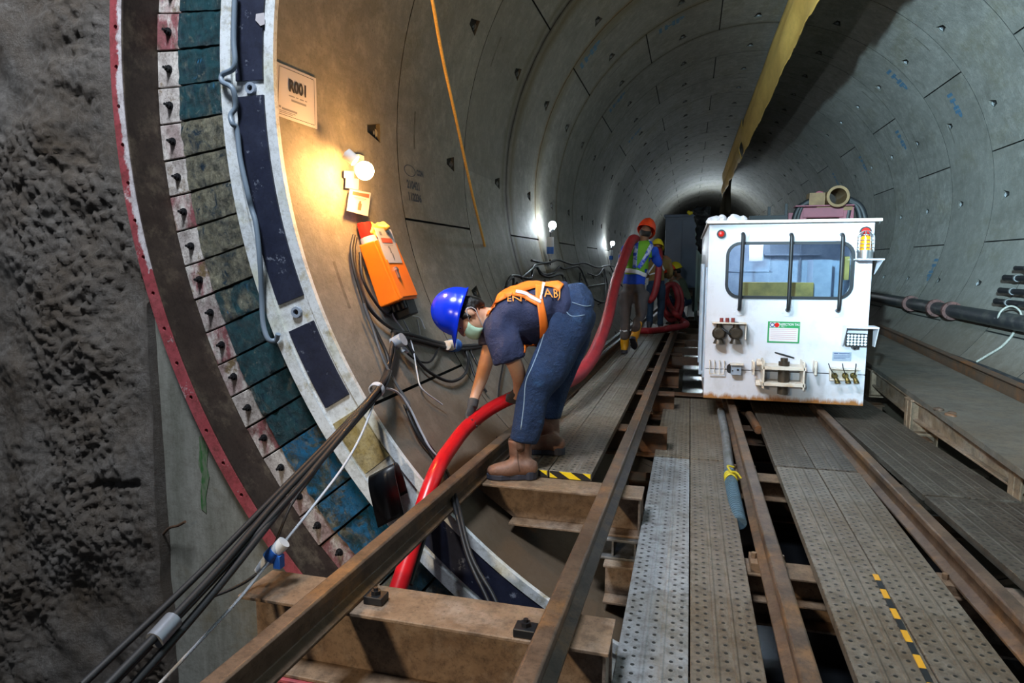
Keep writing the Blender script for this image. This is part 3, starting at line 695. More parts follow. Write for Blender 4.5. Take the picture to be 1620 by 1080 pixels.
def hbeam(name, x0, x1, yc, zt, h, w, label, group, mat='beam', cut=0, cat='beam', tf=.014, tw=.012, stiff=()):
    b = MB(); c = cut
    b.box(((x0+x1)/2, yc, zt-tf/2), (x1-x0, w, tf))
    b.box(((x0+c+x1)/2, yc, zt-h+tf/2), (x1-x0-c, w, tf))
    b.add([(x0+.0, yc-tw/2, zt-tf), (x1, yc-tw/2, zt-tf), (x1, yc-tw/2, zt-h+tf), (x0+c, yc-tw/2, zt-h+tf), (x0, yc+tw/2, zt-tf), (x1, yc+tw/2, zt-tf), (x1, yc+tw/2, zt-h+tf), (x0+c, yc+tw/2, zt-h+tf)],
          [(0, 1, 2, 3), (4, 7, 6, 5), (0, 4, 5, 1), (3, 2, 6, 7), (0, 3, 7, 4), (1, 5, 6, 2)])
    for s in stiff: b.box((s, yc, zt-h/2), (.012, w*.9, h-2*tf))
    return tag(b.build(name, mat, bevel=.003), label, cat, group)
B1 = hbeam('steel_cross_beam', -1.62, -.215, 2.07, -1.251, .30, .215, 'broad rusty steel cross beam nearest the camera, under the two left rails', 'left track cross beams', stiff=(-.23,))
hbeam('steel_cross_beam', -1.235, -.21, 3.5, -1.251, .23, .2, 'rusty steel cross beam under the brown boots of the bending worker', 'left track cross beams', cut=.28, stiff=(-.225,))
for k in range(1, 7):
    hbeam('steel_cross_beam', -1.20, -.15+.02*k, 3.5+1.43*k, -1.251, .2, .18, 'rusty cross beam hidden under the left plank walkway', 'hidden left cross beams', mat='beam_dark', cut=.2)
# rail clips (bolted blocks) beside the left rails
def clip(x, y, z, label):
    c = MB(); c.box((x, y, z+.016), (.075, .06, .03)); c.cyl((x, y, z+.03), (x, y, z+.046), .018, n=6, smooth=False); c.cyl((x, y, z+.046), (x, y, z+.056), .009, n=8)
    return tag(c.build('rail_clip', 'dark_steel', bevel=.003), label, 'rail clip', 'rail clips')
clip(-1.09, 2.06, -1.251, 'black bolted rail clip on the near beam beside the leftmost rail')
clip(-.50, 2.0, -1.251, 'black bolted rail clip on the near beam left of the middle rail')
# supports below the near beam
def column(x, y, zt, zb, w, d, mat, label):
    c = MB(); c.box((x, y, (zt+zb)/2), (w, .014, zt-zb-.03)); c.box((x-w/2+.007, y, (zt+zb)/2), (.014, d, zt-zb-.03)); c.box((x+w/2-.007, y, (zt+zb)/2), (.014, d, zt-zb-.03))
    c.box((x, y, zt-.008), (w+.06, d+.04, .015)); c.box((x, y, zb+.008), (w+.1, d+.1, .015))
    return tag(c.build('steel_column', mat, bevel=.003), label, 'column')
column(-1.36, 2.07, -1.552, -3.199, .22, .2, 'red_paint', 'red painted steel column under the left end of the near cross beam')
column(-.42, 2.07, -1.552, -3.199, .2, .2, 'maroon', 'dark red steel column under the right end of the near cross beam')
def stool(x, y, zt, zb, w, label):
    s = MB(); s.box((x, y, zt-.007), (w, .2, .013)); s.box((x, y, zb+.007), (w, .2, .013))
    for q in (-.4, 0, .4): s.box((x+q*w, y, (zt+zb)/2), (.012, .17, zt-zb-.026))
    return tag(s.build('packing_stool', 'galv', bevel=.002), label, 'bracket')
stool(-.36, 3.47, -1.482, -1.598, .3, 'pale steel packing stool between two stacked beams below the middle rail')
for k, y in enumerate((2.0, 3.4, 4.83, 6.26, 7.7)):
    x0 = -.40 if y > 3.2 else -.3
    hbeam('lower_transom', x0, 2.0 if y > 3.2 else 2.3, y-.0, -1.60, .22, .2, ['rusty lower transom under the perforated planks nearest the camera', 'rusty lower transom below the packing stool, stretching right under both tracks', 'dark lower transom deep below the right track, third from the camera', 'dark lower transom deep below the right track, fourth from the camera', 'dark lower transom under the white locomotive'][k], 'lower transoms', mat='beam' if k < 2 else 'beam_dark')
for x in (0.2, 1.7): column(x, 2.0, -1.821, -3.199, .18, .18, 'beam_dark', 'dark steel column in the pit under the near transom, %s' % ('below the left planks' if x < 1 else 'below the right walkway'))
for k, y in enumerate((1.97, 3.18, 4.6, 6.0, 7.4)):
    s = MB(); x0, x1 = -.22, 1.98
    s.box(((x0+x1)/2, y, -1.461), (x1-x0, .17, .01)); s.box((((x0+x1)/2), y, -1.59), (x1-x0, .17, .01)); s.box(((x0+x1)/2, y, -1.525), (x1-x0, .01, .12))
    for x in (.402, 1.225-.0195*(y-2.6)): s.box((x, y, -1.433), (.16, .13, .044))
    for x in (.402, 1.225-.0195*(y-2.6)):
        for q in (-.062, .062): s.cyl((x+q, y, -1.411), (x+q, y, -1.385), .014, n=6, smooth=False)
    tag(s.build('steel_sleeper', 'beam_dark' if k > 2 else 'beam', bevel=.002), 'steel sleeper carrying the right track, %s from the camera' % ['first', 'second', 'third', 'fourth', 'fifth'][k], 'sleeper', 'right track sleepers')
# ladder-like transoms far beyond, left of the locomotive
for k in range(8):
    y = 8.9+1.0*k; s = MB(); s.box((.55, y, -1.30), (1.5, .12, .1))
    tag(s.build('distant_sleeper', 'beam_dark'), 'distant dark sleeper seen in the gap left of the locomotive', 'sleeper', 'distant sleepers')
PW, PT = .252, .045
def plank(x, y0, y1, zt, mat, label, group, slope=0, yref=None, tape=False):
    L = y1-y0; yc = (y0+y1)/2; xx = x+slope*(yc-(yref if yref is not None else yc))
    b = MB(); b.box((xx, yc, zt-PT/2), (PW, L-.008, PT))
    o = b.build('steel_plank', mat, bevel=.005, origin=V((xx, yc, zt))); o.rotation_euler.z = -math.atan(slope)
    tag(o, label, 'plank', group)
    if tape:
        t = MB(); t.box((xx, yc-L/2+.002, zt-PT/2), (PW-.012, .004, PT-.006)); q = t.build('hazard_tape', 'hazard_x', o); tag(q, 'yellow and black hazard tape')
    return o
G = 'planks of the left walkway'
segs = [(3.6, 6.5), (6.51, 8.3), (8.31, 10.3), (10.31, 13.2)]
nm = ['with hazard-taped end, under the bending worker', 'just ahead of the bending worker', 'under the yellow-booted worker', 'beyond the yellow-booted worker']
for k, (a, b) in enumerate(segs):
    plank(-.895, a, b, -1.205, 'plank', 'perforated walkway plank on the wall side, '+nm[k], G, .014, 3.6, k == 0)
    plank(-.638, a, b, -1.205, 'plank', 'perforated walkway plank on the rail side, '+nm[k], G, .014, 3.6, k == 0)
G = 'planks between the two tracks'
plank(-.088, .75, 4.74, -1.41, 'plank_new', 'long perforated plank with a bright cool-lit patch, right of the middle rail', G)
plank(.17, .75, 4.74, -1.41, 'plank', 'long perforated plank left of the rail with the yellow-tied hose', G)
plank(-.088, 4.76, 6.95, -1.41, 'plank', 'short dark perforated plank left of the locomotive, wall side', G)
plank(.17, 4.76, 6.95, -1.41, 'plank', 'short perforated plank ending beside the locomotive corner', G)
G = 'planks between the right rails'
p1 = plank(.715, .9, 4.56, -1.36, 'plank', 'wide perforated plank between the right rails, left one with worn hazard tape edge', G, .012, 3.5)
plank(.972, .9, 4.56, -1.36, 'plank', 'wide perforated plank between the right rails, beside the right-hand rail', G, .012, 3.5)
plank(.735, 4.575, 7.6, -1.36, 'plank_dirty', 'dark plank running under the locomotive, left of the centre gap', G, .012, 5.5)
plank(.991, 4.575, 7.6, -1.36, 'plank_dirty', 'dark plank running under the locomotive, right of the centre gap', G, .012, 5.5)
t = MB(); ta, tb_ = PZ(1383, 908, -1.3585), PZ(1477, 1085, -1.3585); td = (ta-tb_).normalized(); t.box((ta+tb_)/2, (.022, (ta-tb_).length, .004), ax=(td.cross(V((0, 0, 1))), td, V((0, 0, 1)))); tag(t.build('hazard_tape', 'hazard_y', p1), 'worn yellow and black tape')
G = 'planks right of the locomotive track'
for nmx, xx in (('beside the right-hand rail', 1.486), ('nearer the right walkway', 1.740)):
    plank(xx, 1.2, 4.2, -1.36, 'plank_dirty', 'muddy plank in the lower right corner, '+nmx, G, -.05, 4.5)
    plank(xx, 4.22, 7.6, -1.36, 'plank_dirty', 'muddy plank right of the locomotive, '+nmx, G, -.05, 4.5)
for k, y in enumerate((1.97, 3.18, 4.6, 6.0, 7.4)): pass
# pipes lying between plank and rail
cable('steel_tube', 'galv', [PZ(1140, 650, -1.38), PZ(1148, 690, -1.38), PZ(1155, 755, -1.385)], .034, 'grey steel tube lying beside the perforated plank in front of the locomotive', 'tube', n=14)
cf = MB(); P = spline([PZ(1154, 748, -1.385), PZ(1160, 780, -1.40), PZ(1170, 828, -1.44)], 30)
cf.tube(P, .036, 14, sub=1)
for i in range(1, len(P), 2): cf.ringdisc(P[i], (P[i]-P[i-1]), .035, .04, .008, 14)
cfo = tag(cf.build('corrugated_hose', basic('blue_grey_corrugated_plastic', '56707f', .5, bs=0, g=.5)), 'blue-grey corrugated hose end poking from the steel tube', 'hose')
yt = MB(); P0 = PZ(1156, 756, -1.382)
for k in range(7): yt.tube([P0+V((.03*math.cos(a), .012*(k-3)+.006*math.sin(5*a), .03*math.sin(a)))*1.25 for a in [i*pi/4+.3*k for i in range(9)]], .005, 6, sub=2)
yt.tube([P0+V((0, 0, .04)), P0+V((.03, -.03, .05)), P0+V((.06, -.05, .02))], .007, 6); yt.tube([P0+V((0, 0, .04)), P0+V((-.02, .03, .07)), P0+V((.02, .05, .06))], .007, 6)
tag(yt.build('yellow_tie', basic('yellow_tape', 'b5a11c', .5, bs=.2), cfo), 'yellow tie')
cable('rusty_pipe', 'beam_dark', [PZ(1185, 655, -1.38), PZ(1200, 680, -1.38)], .035, 'short rusty pipe end sticking out right of the locomotive track rail', 'pipe', n=14)
cable('diagonal_brace', 'beam', [PZ(1240, 905, -1.62), PZ(1300, 950, -1.60)], .03, 'rusty diagonal brace below the right planks', 'brace', n=10)
# ------------------------------------------------------------------ right walkway with its steelwork
def wl(y): return 1.78+.05*(min(y, 12)-4)
def wr(y): return 2.50+.062*(min(y, 12)-4)
w = MB(); Y_ = [1.6, 4, 6, 8, 10, 12, 26]
vs = []
for y in Y_: vs += [V((wl(y), y, -1.12)), V((wr(y), y, -1.12)), V((wr(y), y, -1.165)), V((wl(y), y, -1.165))]
w.add(vs, [(4*i+k, 4*i+4+k, 4*i+4+(k+1) % 4, 4*i+(k+1) % 4) for i in range(len(Y_)-1) for k in range(4)]+[(0, 1, 2, 3), (24, 27, 26, 25)])
tag(w.build('walkway_deck', 'walkway', bevel=.004), 'dusty grey walkway deck along the right wall', 'walkway')
def longbeam(name, fx, z, h, wd, y0, y1, mat, label, cat='beam'):
    b = MB()
    for za, zb, ww in ((z, z-.014, wd), (z-h+.014, z-h, wd), (z-.014, z-h+.014, .014)):
        q = [V((fx(y0)-ww/2, y0, za)), V((fx(y0)+ww/2, y0, za)), V((fx(y0)+ww/2, y0, zb)), V((fx(y0)-ww/2, y0, zb)), V((fx(y1)-ww/2, y1, za)), V((fx(y1)+ww/2, y1, za)), V((fx(y1)+ww/2, y1, zb)), V((fx(y1)-ww/2, y1, zb))]
        b.add(q, [(0, 1, 2, 3), (4, 7, 6, 5), (0, 4, 5, 1), (1, 5, 6, 2), (2, 6, 7, 3), (3, 7, 4, 0)])
    return tag(b.build(name, mat, bevel=.003), label, cat)
longbeam('walkway_kerb_beam', lambda y: wr(y)+.045, -1.0, .17, .08, 2.2, 12, 'beam_dark', 'dark brown kerb beam between the right walkway and the curved wall')
BY = [2.9, PZ(1549, 733, -1.19).y, PZ(1437, 634, -1.19).y, 7.9]
def bl_(y): return max(wl(y)-.03, 1.740+.126-.05*(y-4.5)+.015)
for k, y in enumerate(BY):
    hbeam('walkway_bracket', bl_(y), 2.42, y, -1.168, .30, .17, 'rusty bracket beam under the right walkway, %s' % ['nearest the camera', 'with its end by the muddy plank joint', 'with its end sticking out near the locomotive', 'beside the locomotive'][k], 'walkway brackets', mat='beam', stiff=(bl_(y)+.012,))
for k, (ya, yb_2) in enumerate(((1.7, BY[0]-.09), (BY[0]+.09, BY[1]-.09), (BY[1]+.09, BY[2]-.09), (BY[2]+.09, BY[3]-.09))):
    longbeam('walkway_edge_beam', lambda y: max(wl(y)+.045, bl_(y)+.06), -1.167, .17, .09, ya, yb_2, 'beam', 'rusty orange-brown edge beam of the right walkway, '+['at the frame edge', 'before the muddy plank joint', 'between the two visible bracket ends', 'beside the locomotive'][k])
for k, y in enumerate(BY):
    if k in (1, 2):
        s = MB(); xx = bl_(y)+.16; s.box((xx, y, -1.58), (.14, .012, .20)); s.box((xx-.07, y, -1.58), (.012, .14, .20)); s.box((xx+.07, y, -1.58), (.012, .14, .20)); s.box((xx, y, -1.476), (.18, .16, .012)); s.box((xx, y, -1.694), (.18, .16, .012))
        tag(s.build('bracket_post', 'beam', bevel=.002), 'short rusty post under a walkway bracket, %s' % ('nearer the camera' if k == 1 else 'nearer the locomotive'), 'post')
        s = MB(); s.box((xx+.05, y-.35, -1.75), (.5, .16, .1)); s.box((xx+.05, y-.35, -1.69), (.55, .2, .014))
        tag(s.build('timber_packing', 'beam', bevel=.004), 'flat rusty packing piece below the walkway, %s' % ('nearer the camera' if k == 1 else 'nearer the locomotive'), 'packing')
cr = MB(); a = PZ(1505, 655, -1.11)
for q in ((0, 0), (.05, .1), (-.02, .2)): cr.sphere(a+V((q[0], q[1], -.01)), .04, 8, sc=(1, 1.3, .5))
tag(organic(cr, 'rust_clod', 'beam_dark', vox=.012, smooth=2, disp=.02, dscale=20), 'clod of mud and rust on the walkway edge', 'mud clod')
# pipes along the right wall
def pline(pts, off): return [PC(u, v, RT-off) for u, v in pts]
a, b = PC(1620, 512, RT-.14), PC(1390, 472, RT-.14); b.x = a.x-.02; b.z = a.z
pp = MB(); A_ = V((a.x, 4.6, a.z)); pp.cyl(A_, V((b.x, 34, b.z)), .088, n=20)
pipe = tag(pp.build('water_pipe', 'pipe'), 'thick dirty black pipe running along the right wall', 'pipe')
for u in (1442, 1487, 1515):
    c = PC(u, 480, RT-.14); c = V((a.x+(b.x-a.x)*(c.y-a.y)/(b.y-a.y), c.y, a.z+(b.z-a.z)*(c.y-a.y)/(b.y-a.y))); f = MB(); f.cyl(c-V((0, .03, 0)), c+V((0, .03, 0)), .125, n=16)
    for k in range(6): t_ = k*pi/3; f.cyl(c+V((.105*math.cos(t_), -.05, .105*math.sin(t_))), c+V((.105*math.cos(t_), .05, .105*math.sin(t_))), .014, n=6)
    tag(f.build('pipe_flange', basic('rusty_red_flange', '5d3a34', .6, .1, '3d2825', 12), pipe), 'rusty bolted flange')
cable('thin_black_hose', 'pipe', [PC(1620, 607, RT-.06)+V((-.0, -2.2, -.02))]+pline([(1620, 607), (1560, 583), (1480, 555), (1400, 529)], .06), .032, 'black hose lying along the foot of the right wall', 'hose', n=12)
for k, (u, v, L, lab) in enumerate(((1576, 476, 4, 'lowest of the four stubs'), (1583, 459, 4, 'second of the four stubs from below'), (1590, 439, 4, 'third of the four stubs from below'), (1607, 424, 4, 'thin topmost one of the four stubs'))):
    e = PC(u, v, RT-.13); s = MB(); s.cyl(e, e-V((0, L, 0)), .034 if k != 3 else .026, n=14); s.sphere(e, .037 if k != 3 else .028, 12, sc=(1, .5, 1))
    o = tag(s.build('capped_pipe', 'dark_steel'), 'black capped pipe on the right wall, '+lab, 'pipe', 'capped pipes on the right wall')
    c = MB(); c.box(e+V((.06, -.3, 0)), (.12, .03, .03)); c.ringdisc(e-V((0, .32, 0)), (0, 1, 0), .034, .042, .03, 14); tag(c.build('pipe_clamp', 'galv', o), None)
wrp = MB(); c = PC(1598, 500, RT-.14); rr = .112
wrp.tube([c+V((rr*math.cos(t_), .02*math.sin(2*t_), rr*math.sin(t_))) for t_ in [i*pi/6 for i in range(13)]], .011, 7, sub=3)
wrp.tube([c+V((-.1, 0, -.06)), PC(1605, 520, RT-.03), PC(1588, 545, RT-.025), PC(1560, 563, RT-.025), PC(1545, 572, RT-.025)], .013, 7)
tag(wrp.build('pipe_rope', 'white_rope'), 'frayed white rope tied round the thick black pipe', 'rope')

# ------------------------------------------------------------------ flat yellow ventilation duct hanging from the crown
random.seed(5)
def duct_sheet(y0, y1, x, zt, zb, seed, label, ns=None):
    d = MB(); ny, nz_ = int((y1-y0)*7), 12; vs = []
    for i in range(ny+1):
        y = y0+(y1-y0)*i/ny
        rag = .05*noise.noise(V((seed, y*1.1, 0)))+.05*noise.noise(V((seed, y*4, 3)))-.03*(math.floor(y/1.7+seed) % 2)
        for j in range(nz_+1):
            q = j/nz_; z = zt+(zb+rag-zt)*q
            xx = x+(.07*noise.noise(V((y*.5, q*2.2, seed)))+.035*math.sin(q*9+seed+.4*noise.noise(V((y*.3, 0, seed)))))*min(1, q*2+.15)
            vs.append(V((xx, y, z)))
    d.add(vs, [(i*(nz_+1)+j, (i+1)*(nz_+1)+j, (i+1)*(nz_+1)+j+1, i*(nz_+1)+j+1) for i in range(ny) for j in range(nz_)], 0, True)
    return tag(d.build('ventilation_duct', 'duct', solid=.006), label, 'ventilation duct')
ztop = ZC+math.sqrt(RT*RT-(1.28-XC)**2)-.05
duct_sheet(4.0, 19.3, 1.28, ztop, 2.87, 1.0, 'long yellow flattened fabric duct hanging from the tunnel crown')
duct_sheet(19.32, 30.5, 1.24, ztop, 2.9, 4.0, 'farther length of yellow fabric duct behind the nearer one')
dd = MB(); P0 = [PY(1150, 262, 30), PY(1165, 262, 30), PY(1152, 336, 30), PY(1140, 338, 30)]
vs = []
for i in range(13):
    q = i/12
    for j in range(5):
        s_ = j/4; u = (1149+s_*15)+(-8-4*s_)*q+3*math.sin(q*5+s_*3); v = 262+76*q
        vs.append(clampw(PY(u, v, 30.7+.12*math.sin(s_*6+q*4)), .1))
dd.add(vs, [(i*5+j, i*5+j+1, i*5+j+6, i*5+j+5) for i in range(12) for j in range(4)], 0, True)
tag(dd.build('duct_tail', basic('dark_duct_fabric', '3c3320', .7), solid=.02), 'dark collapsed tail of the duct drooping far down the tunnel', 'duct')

# ------------------------------------------------------------------ lamps on the left wall
emit('bulb_warm', 'ffb866', 1); emit('bulb_cool', 'e6f6ff', 1)
LAMPS = []
lp = thing('work_lamp', PC(572, 290, RT-.02), 'glowing warm bulb lamp fixed on the left wall above the orange box', 'lamp')
bc = PC(577, 270, RT-.23); wallp = PC(566, 268, RT-.01)
b = MB(); b.sphere(bc, .055, 16); tag(b.build('bulb', 'bulb_warm', lp), 'glowing warm bulb'); LAMPS.append((bc, 'warm'))
b = MB(); up = V((0, 0, 1)); b.cyl(bc+V((-.05, -.02, .055)), bc+V((-.10, -.035, .10)), .034, n=14); b.box(wallp+V((.01, 0, .03)), (.04, .07, .12)); b.cyl(wallp+V((.02, 0, .05)), bc+V((-.10, -.035, .10)), .012)
tag(b.build('bracket', 'grey_plastic', lp), None)
def wallframe(p):
    a = math.atan2(p.z-ZC, p.x-XC); n_ = V((-math.cos(a), 0, -math.sin(a)))
    dn = V((-math.sin(a), 0, math.cos(a)));  dn = -dn if dn.z > 0 else dn
    return n_, -dn, V((0, 1, 0))       # inward normal, up along wall, along tunnel
def card(name, pts, mat, label, cat, off=.0, group=None):
    m_ = MB(); q = [V(p) for p in pts]; nn = (q[1]-q[0]).cross(q[3]-q[0]).normalized()
    if nn.dot(q[0]) > 0: nn = -nn
    m_.add(q+[p-nn*.004 for p in q], [(0, 1, 2, 3), (4, 7, 6, 5), (0, 4, 5, 1), (1, 5, 6, 2), (2, 6, 7, 3), (3, 7, 4, 0)])
    o = m_.build(name, mat); tag(o, label, cat, group); return o, q, nn
def cardprint(o, q, nn, rects, mat, name='print'):
    m_ = MB()
    for s0, t0, s1, t1 in rects:
        P_ = lambda s, t: q[0].lerp(q[1], s).lerp(q[3].lerp(q[2], s), t)+nn*.0015
        m_.add([P_(s0, t0), P_(s1, t0), P_(s1, t1), P_(s0, t1)], [(0, 1, 2, 3)])
    return tag(m_.build(name, mat, o), None)
yl = bc.y-.03
for pts, lab in (([(545, 270), (560, 271), (560, 282), (545, 281)], 'small blank white card beside the glowing bulb, upper of two'), ([(548, 281), (568, 283), (567, 300), (547, 297)], 'small blank white card below the bulb, lower of two')):
    card('paper_tag', [PC(u, v, RT-.03) for u, v in pts], 'paper', lab, 'card')
o, q, nn = card('warning_tag', [PC(554, 299, RT-.035), PC(587, 305, RT-.035), PC(582, 342, RT-.05), PC(549, 333, RT-.05)], 'paper', 'white warning tag with a red band hanging below the bulb', 'tag')
cardprint(o, q, nn, [(.12, .08, .92, .24), (.45, .55, .62, .85), (.48, .45, .58, .56)], 'red_ink'); cardprint(o, q, nn, [(.2, .32, .8, .35), (.25, .38, .75, .40)], 'faint_ink')
for k, (u, v) in enumerate(((874, 356), (969, 385), (1009, 396))):
    t0 = thing('string_lamp', PC(u+2, v+40 if k == 0 else v+15, RT-.03), ['bright cool white lamp on the left wall, nearer one', 'bright cool white lamp on the left wall, beside the hose on the walker', 'far cool lamp on the left wall hidden behind the hose carriers'][k], 'lamp', 'cool lamps along the left wall')
    c = PC(u, v, RT-.19); b = MB(); b.sphere(c, .055, 16); tag(b.build('bulb', 'bulb_cool', t0), 'glowing white bulb'); LAMPS.append((c, 'cool'))
    b = MB(); d = V((.0, 0, -1)); c2 = c+V((-.03, 0, -.07))
    b.cyl(c+d*.05, c2+d*.03, .03, .022, n=12, mi=0); b.cyl(c2+d*.10+V((.0, 0, 0)), c2+d*.24, .05, n=14, mi=0); b.cyl(c2+d*.24, c2+d*.34, .052, n=14, mi=1); b.cyl(c2+d*.34, c2+d*.42, .04, .02, n=12, mi=0); b.cyl(c2, c2+d*.5, .012, n=8, mi=2)
    tag(b.build('connector', ['grey_plastic', basic('blue_plug_plastic', '2a5fae', .4, bs=0), 'black_cable'], t0), 'blue and white plug below the bulb')
# yellow rope
cable('hanging_rope', 'rope', [PY(672, -60, 3.7), PY(684, 0, 3.95), PY(700, 90, 4.4), PY(724, 200, 5.0), PY(748, 310, 5.75), PC(767, 389, RT-.01)], .012, 'thin yellow rope slanting down in front of the left wall', 'rope', n=8, sub=8)
# R001 ring number sign
so, q, nn = card('ring_number_sign', [PC(437, 97, RT-.012), PC(500, 124, RT-.012), PC(502, 204, RT-.012), PC(434, 181, RT-.012)], 'paper', 'white sign reading R001 on the left wall beside the white frame', 'sign')
def txt_on_card(o, q, nn, txt, s, t, size, mat, bold=0, sx=1):
    m_ = MB(); r = (q[1]-q[0]+q[2]-q[3]).normalized(); u = (q[0]-q[3]+q[1]-q[2]).normalized(); c = q[0].lerp(q[1], s).lerp(q[3].lerp(q[2], s), t)+nn*.003
    vs_, fs_ = text_verts(txt, size, bold); m_.add([c+r*p.x*sx+u*p.y for p in vs_], fs_); return tag(m_.build('lettering', mat, o), None)
hgt = (q[0]-q[3]).length
txt_on_card(so, q, nn, 'R001', .52, .36, hgt*.32, 'ink', .012*hgt, .95)
cardprint(so, q, nn, [(.3, .53, .44, .555), (.47, .53, .53, .55), (.56, .53, .66, .555), (.69, .53, .74, .55), (.36, .60, .72, .64), (.08, .79, .13, .83), (.15, .81, .5, .85), (.1, .87, .46, .885), (.1, .90, .4, .915)], 'faint_ink')
cardprint(so, q, nn, [(.07, .05, .93, .06), (.07, .94, .93, .95), (.06, .06, .068, .94), (.932, .06, .94, .94)], 'ink', 'border_line')
# stencilled numbers on the lining
def stamp(txt, u, v, size, mat='stamp', deg=None, rot=0, bold=.004, nm='stamp_mark'):
    c = PC(u, v); th = math.atan2(c.z-ZC, c.x-XC); vs_, fs_ = text_verts(txt, size, bold); m_ = MB(); out = []
    ca, sa = math.cos(rot), math.sin(rot)
    for p in vs_:
        x, y = p.x*ca-p.y*sa, p.x*sa+p.y*ca
        sgn = -1 if c.x < XC else 1            # reading direction along the tunnel seen from inside
        yy = c.y+(x if c.x < XC else -x)*1.0; tt = th+sgn*y/RT
        out.append(V((XC+(RT-.0025)*math.cos(tt), yy, ZC+(RT-.0025)*math.sin(tt))))
    m_.add(out, fs_); tag(m_.build(nm, mat, lin_o), None)
stamp('210421', 654, 294, .085); stamp('112236', 656, 313, .085); stamp('CON', 664, 275, .06)
el = MB(); c = PC(648, 270); th = math.atan2(c.z-ZC, c.x-XC); pts = []
for k in range(24):
    for r in (1, .86):
        pts.append(CY(math.degrees(th-math.sin(2*pi*k/24)*.045*r/RT), c.y+math.cos(2*pi*k/24)*.11*r, RT-.0025))
el.add(pts, [(2*k, 2*k+1, (2*k+3) % 48, (2*k+2) % 48) for k in range(24)]); tag(el.build('stamp_logo', 'stamp', lin_o), None)
for (u, v, s_) in ((932, 88, .26), (1060, 40, .26), (975, 163, .26), (1003, 215, .26), (1418, 125, .27), (1425, 220, .24), (1365, 258, .24), (1322, 283, .24), (1475, 425, .24), (1510, 165, .24)):
    stamp('1HP', u, v, s_, 'blue_mark', rot=pi/2 if u < 1200 else -pi/2, bold=.012)

# ------------------------------------------------------------------ orange junction box on the left wall
A = PC(568, 388, RT-.02); B = PC(600, 487, RT-.02); yb = (A.y+B.y)/2; A.y = B.y = yb
C_ = PY(592, 380, yb); D_ = PY(631, 475, yb)
L = .1
for k in range(200):
    q = D_+V((0, L, 0)); uu = 810+F*q.dot(CR)/q.dot(CF)
    if uu > 661: break
    L += .005
root = thing('junction_box', B, 'orange electrical box with red beacon and white notice on the left wall', 'electrical box')
b = MB(); y_ = V((0, L, 0)); vs = [A, B, D_, C_, A+y_, B+y_, D_+y_, C_+y_]
b.add(vs, [(0, 1, 2, 3), (4, 7, 6, 5), (0, 4, 5, 1), (1, 5, 6, 2), (2, 6, 7, 3), (3, 7, 4, 0)])
b.build('housing', 'orange_box', root, bevel=.008)
dn = (D_-C_).normalized(); fn = V((0, 1, 0)).cross(dn).normalized()
if fn.x < 0: fn = -fn
fc = (C_+D_)/2+y_/2
b = MB(); b.box(fc+fn*.008, (L-.03, (D_-C_).length-.03, .014), ax=(V((0, 1, 0)), dn, fn)); b.box(C_.lerp(D_, .5)+V((0, .02, 0))+fn*.01, (.03, (D_-C_).length*.98, .02), ax=(V((0, 1, 0)), dn, fn)); dr = b.build('door', 'orange_box', root, bevel=.004)
b = MB(); b.box(C_.lerp(D_, .56)+V((0, .09, 0))+fn*.022, (.02, .075, .016), ax=(V((0, 1, 0)), dn, fn)); b.cyl(C_.lerp(D_, .52)+V((0, .09, 0))+fn*.015, C_.lerp(D_, .52)+V((0, .09, 0))+fn*.035, .012)
b.build('latch', 'steel', dr, bevel=.002)
mt = A.lerp(C_, .42)+V((0, .07, 0)); ub = (A-B).normalized()
b = MB(); b.cyl(mt+ub*.0, mt+ub*.04, .055, n=20); b.build('beacon_base', 'grey_plastic', root)
b = MB(); b.cyl(mt+ub*.04, mt+ub*.13, .05, .046, n=20); b.sphere(mt+ub*.128, .045, 14, sc=(1, 1, .3)); tag(b.build('beacon_lens', 'red_lens', root), 'red beacon lens')
b = MB(); b.box(B.lerp(D_, .5)+V((0, L*.65, 0))-ub*.05, (.12, .13, .10), ax=(fn, V((0, 1, 0)), ub))
for k in range(3): b.cyl(B.lerp(D_, .3+.25*k)+V((0, L*.35, 0)), B.lerp(D_, .3+.25*k)+V((0, L*.35, 0))-ub*.05, .02, n=10)
tag(b.build('cable_gland', 'dark_steel', root, bevel=.006), 'black cable glands below the box')
n1 = fn*.03
no, q, nn = card('notice_sheet', [C_+V((0, .0, 0))+n1+ub*.07, C_+V((0, L*.78, 0))+n1+ub*.07, C_+V((0, L*.80, 0))+n1-ub*.16, C_+V((0, .01, 0))+n1-ub*.16], 'paper', 'white notice sheet with red heading taped on the orange box', 'notice')
cardprint(no, q, nn, [(.14, .28, .8, .42)], 'red_ink'); cardprint(no, q, nn, [(.15, .1, .3, .2), (.6, .1, .78, .18), (.4, .52, .5, .56), (.45, .56, .53, .72), (.5, .72, .58, .9), (.2, .48, .75, .49)], 'faint_ink')
yb_ = MB(); bcn = A.lerp(C_, .75)+V((0, .13, 0))+ub*.07
for k in range(7): yb_.sphere(bcn+V((random.uniform(-.04, .04), random.uniform(-.05, .05), random.uniform(-.02, .03))), .038, 8)
tag(organic(yb_, 'yellow_bag', 'yellow_bag', vox=.008, smooth=2, disp=.02, dscale=30), 'crumpled yellow plastic bag tucked behind the red beacon', 'plastic bag')
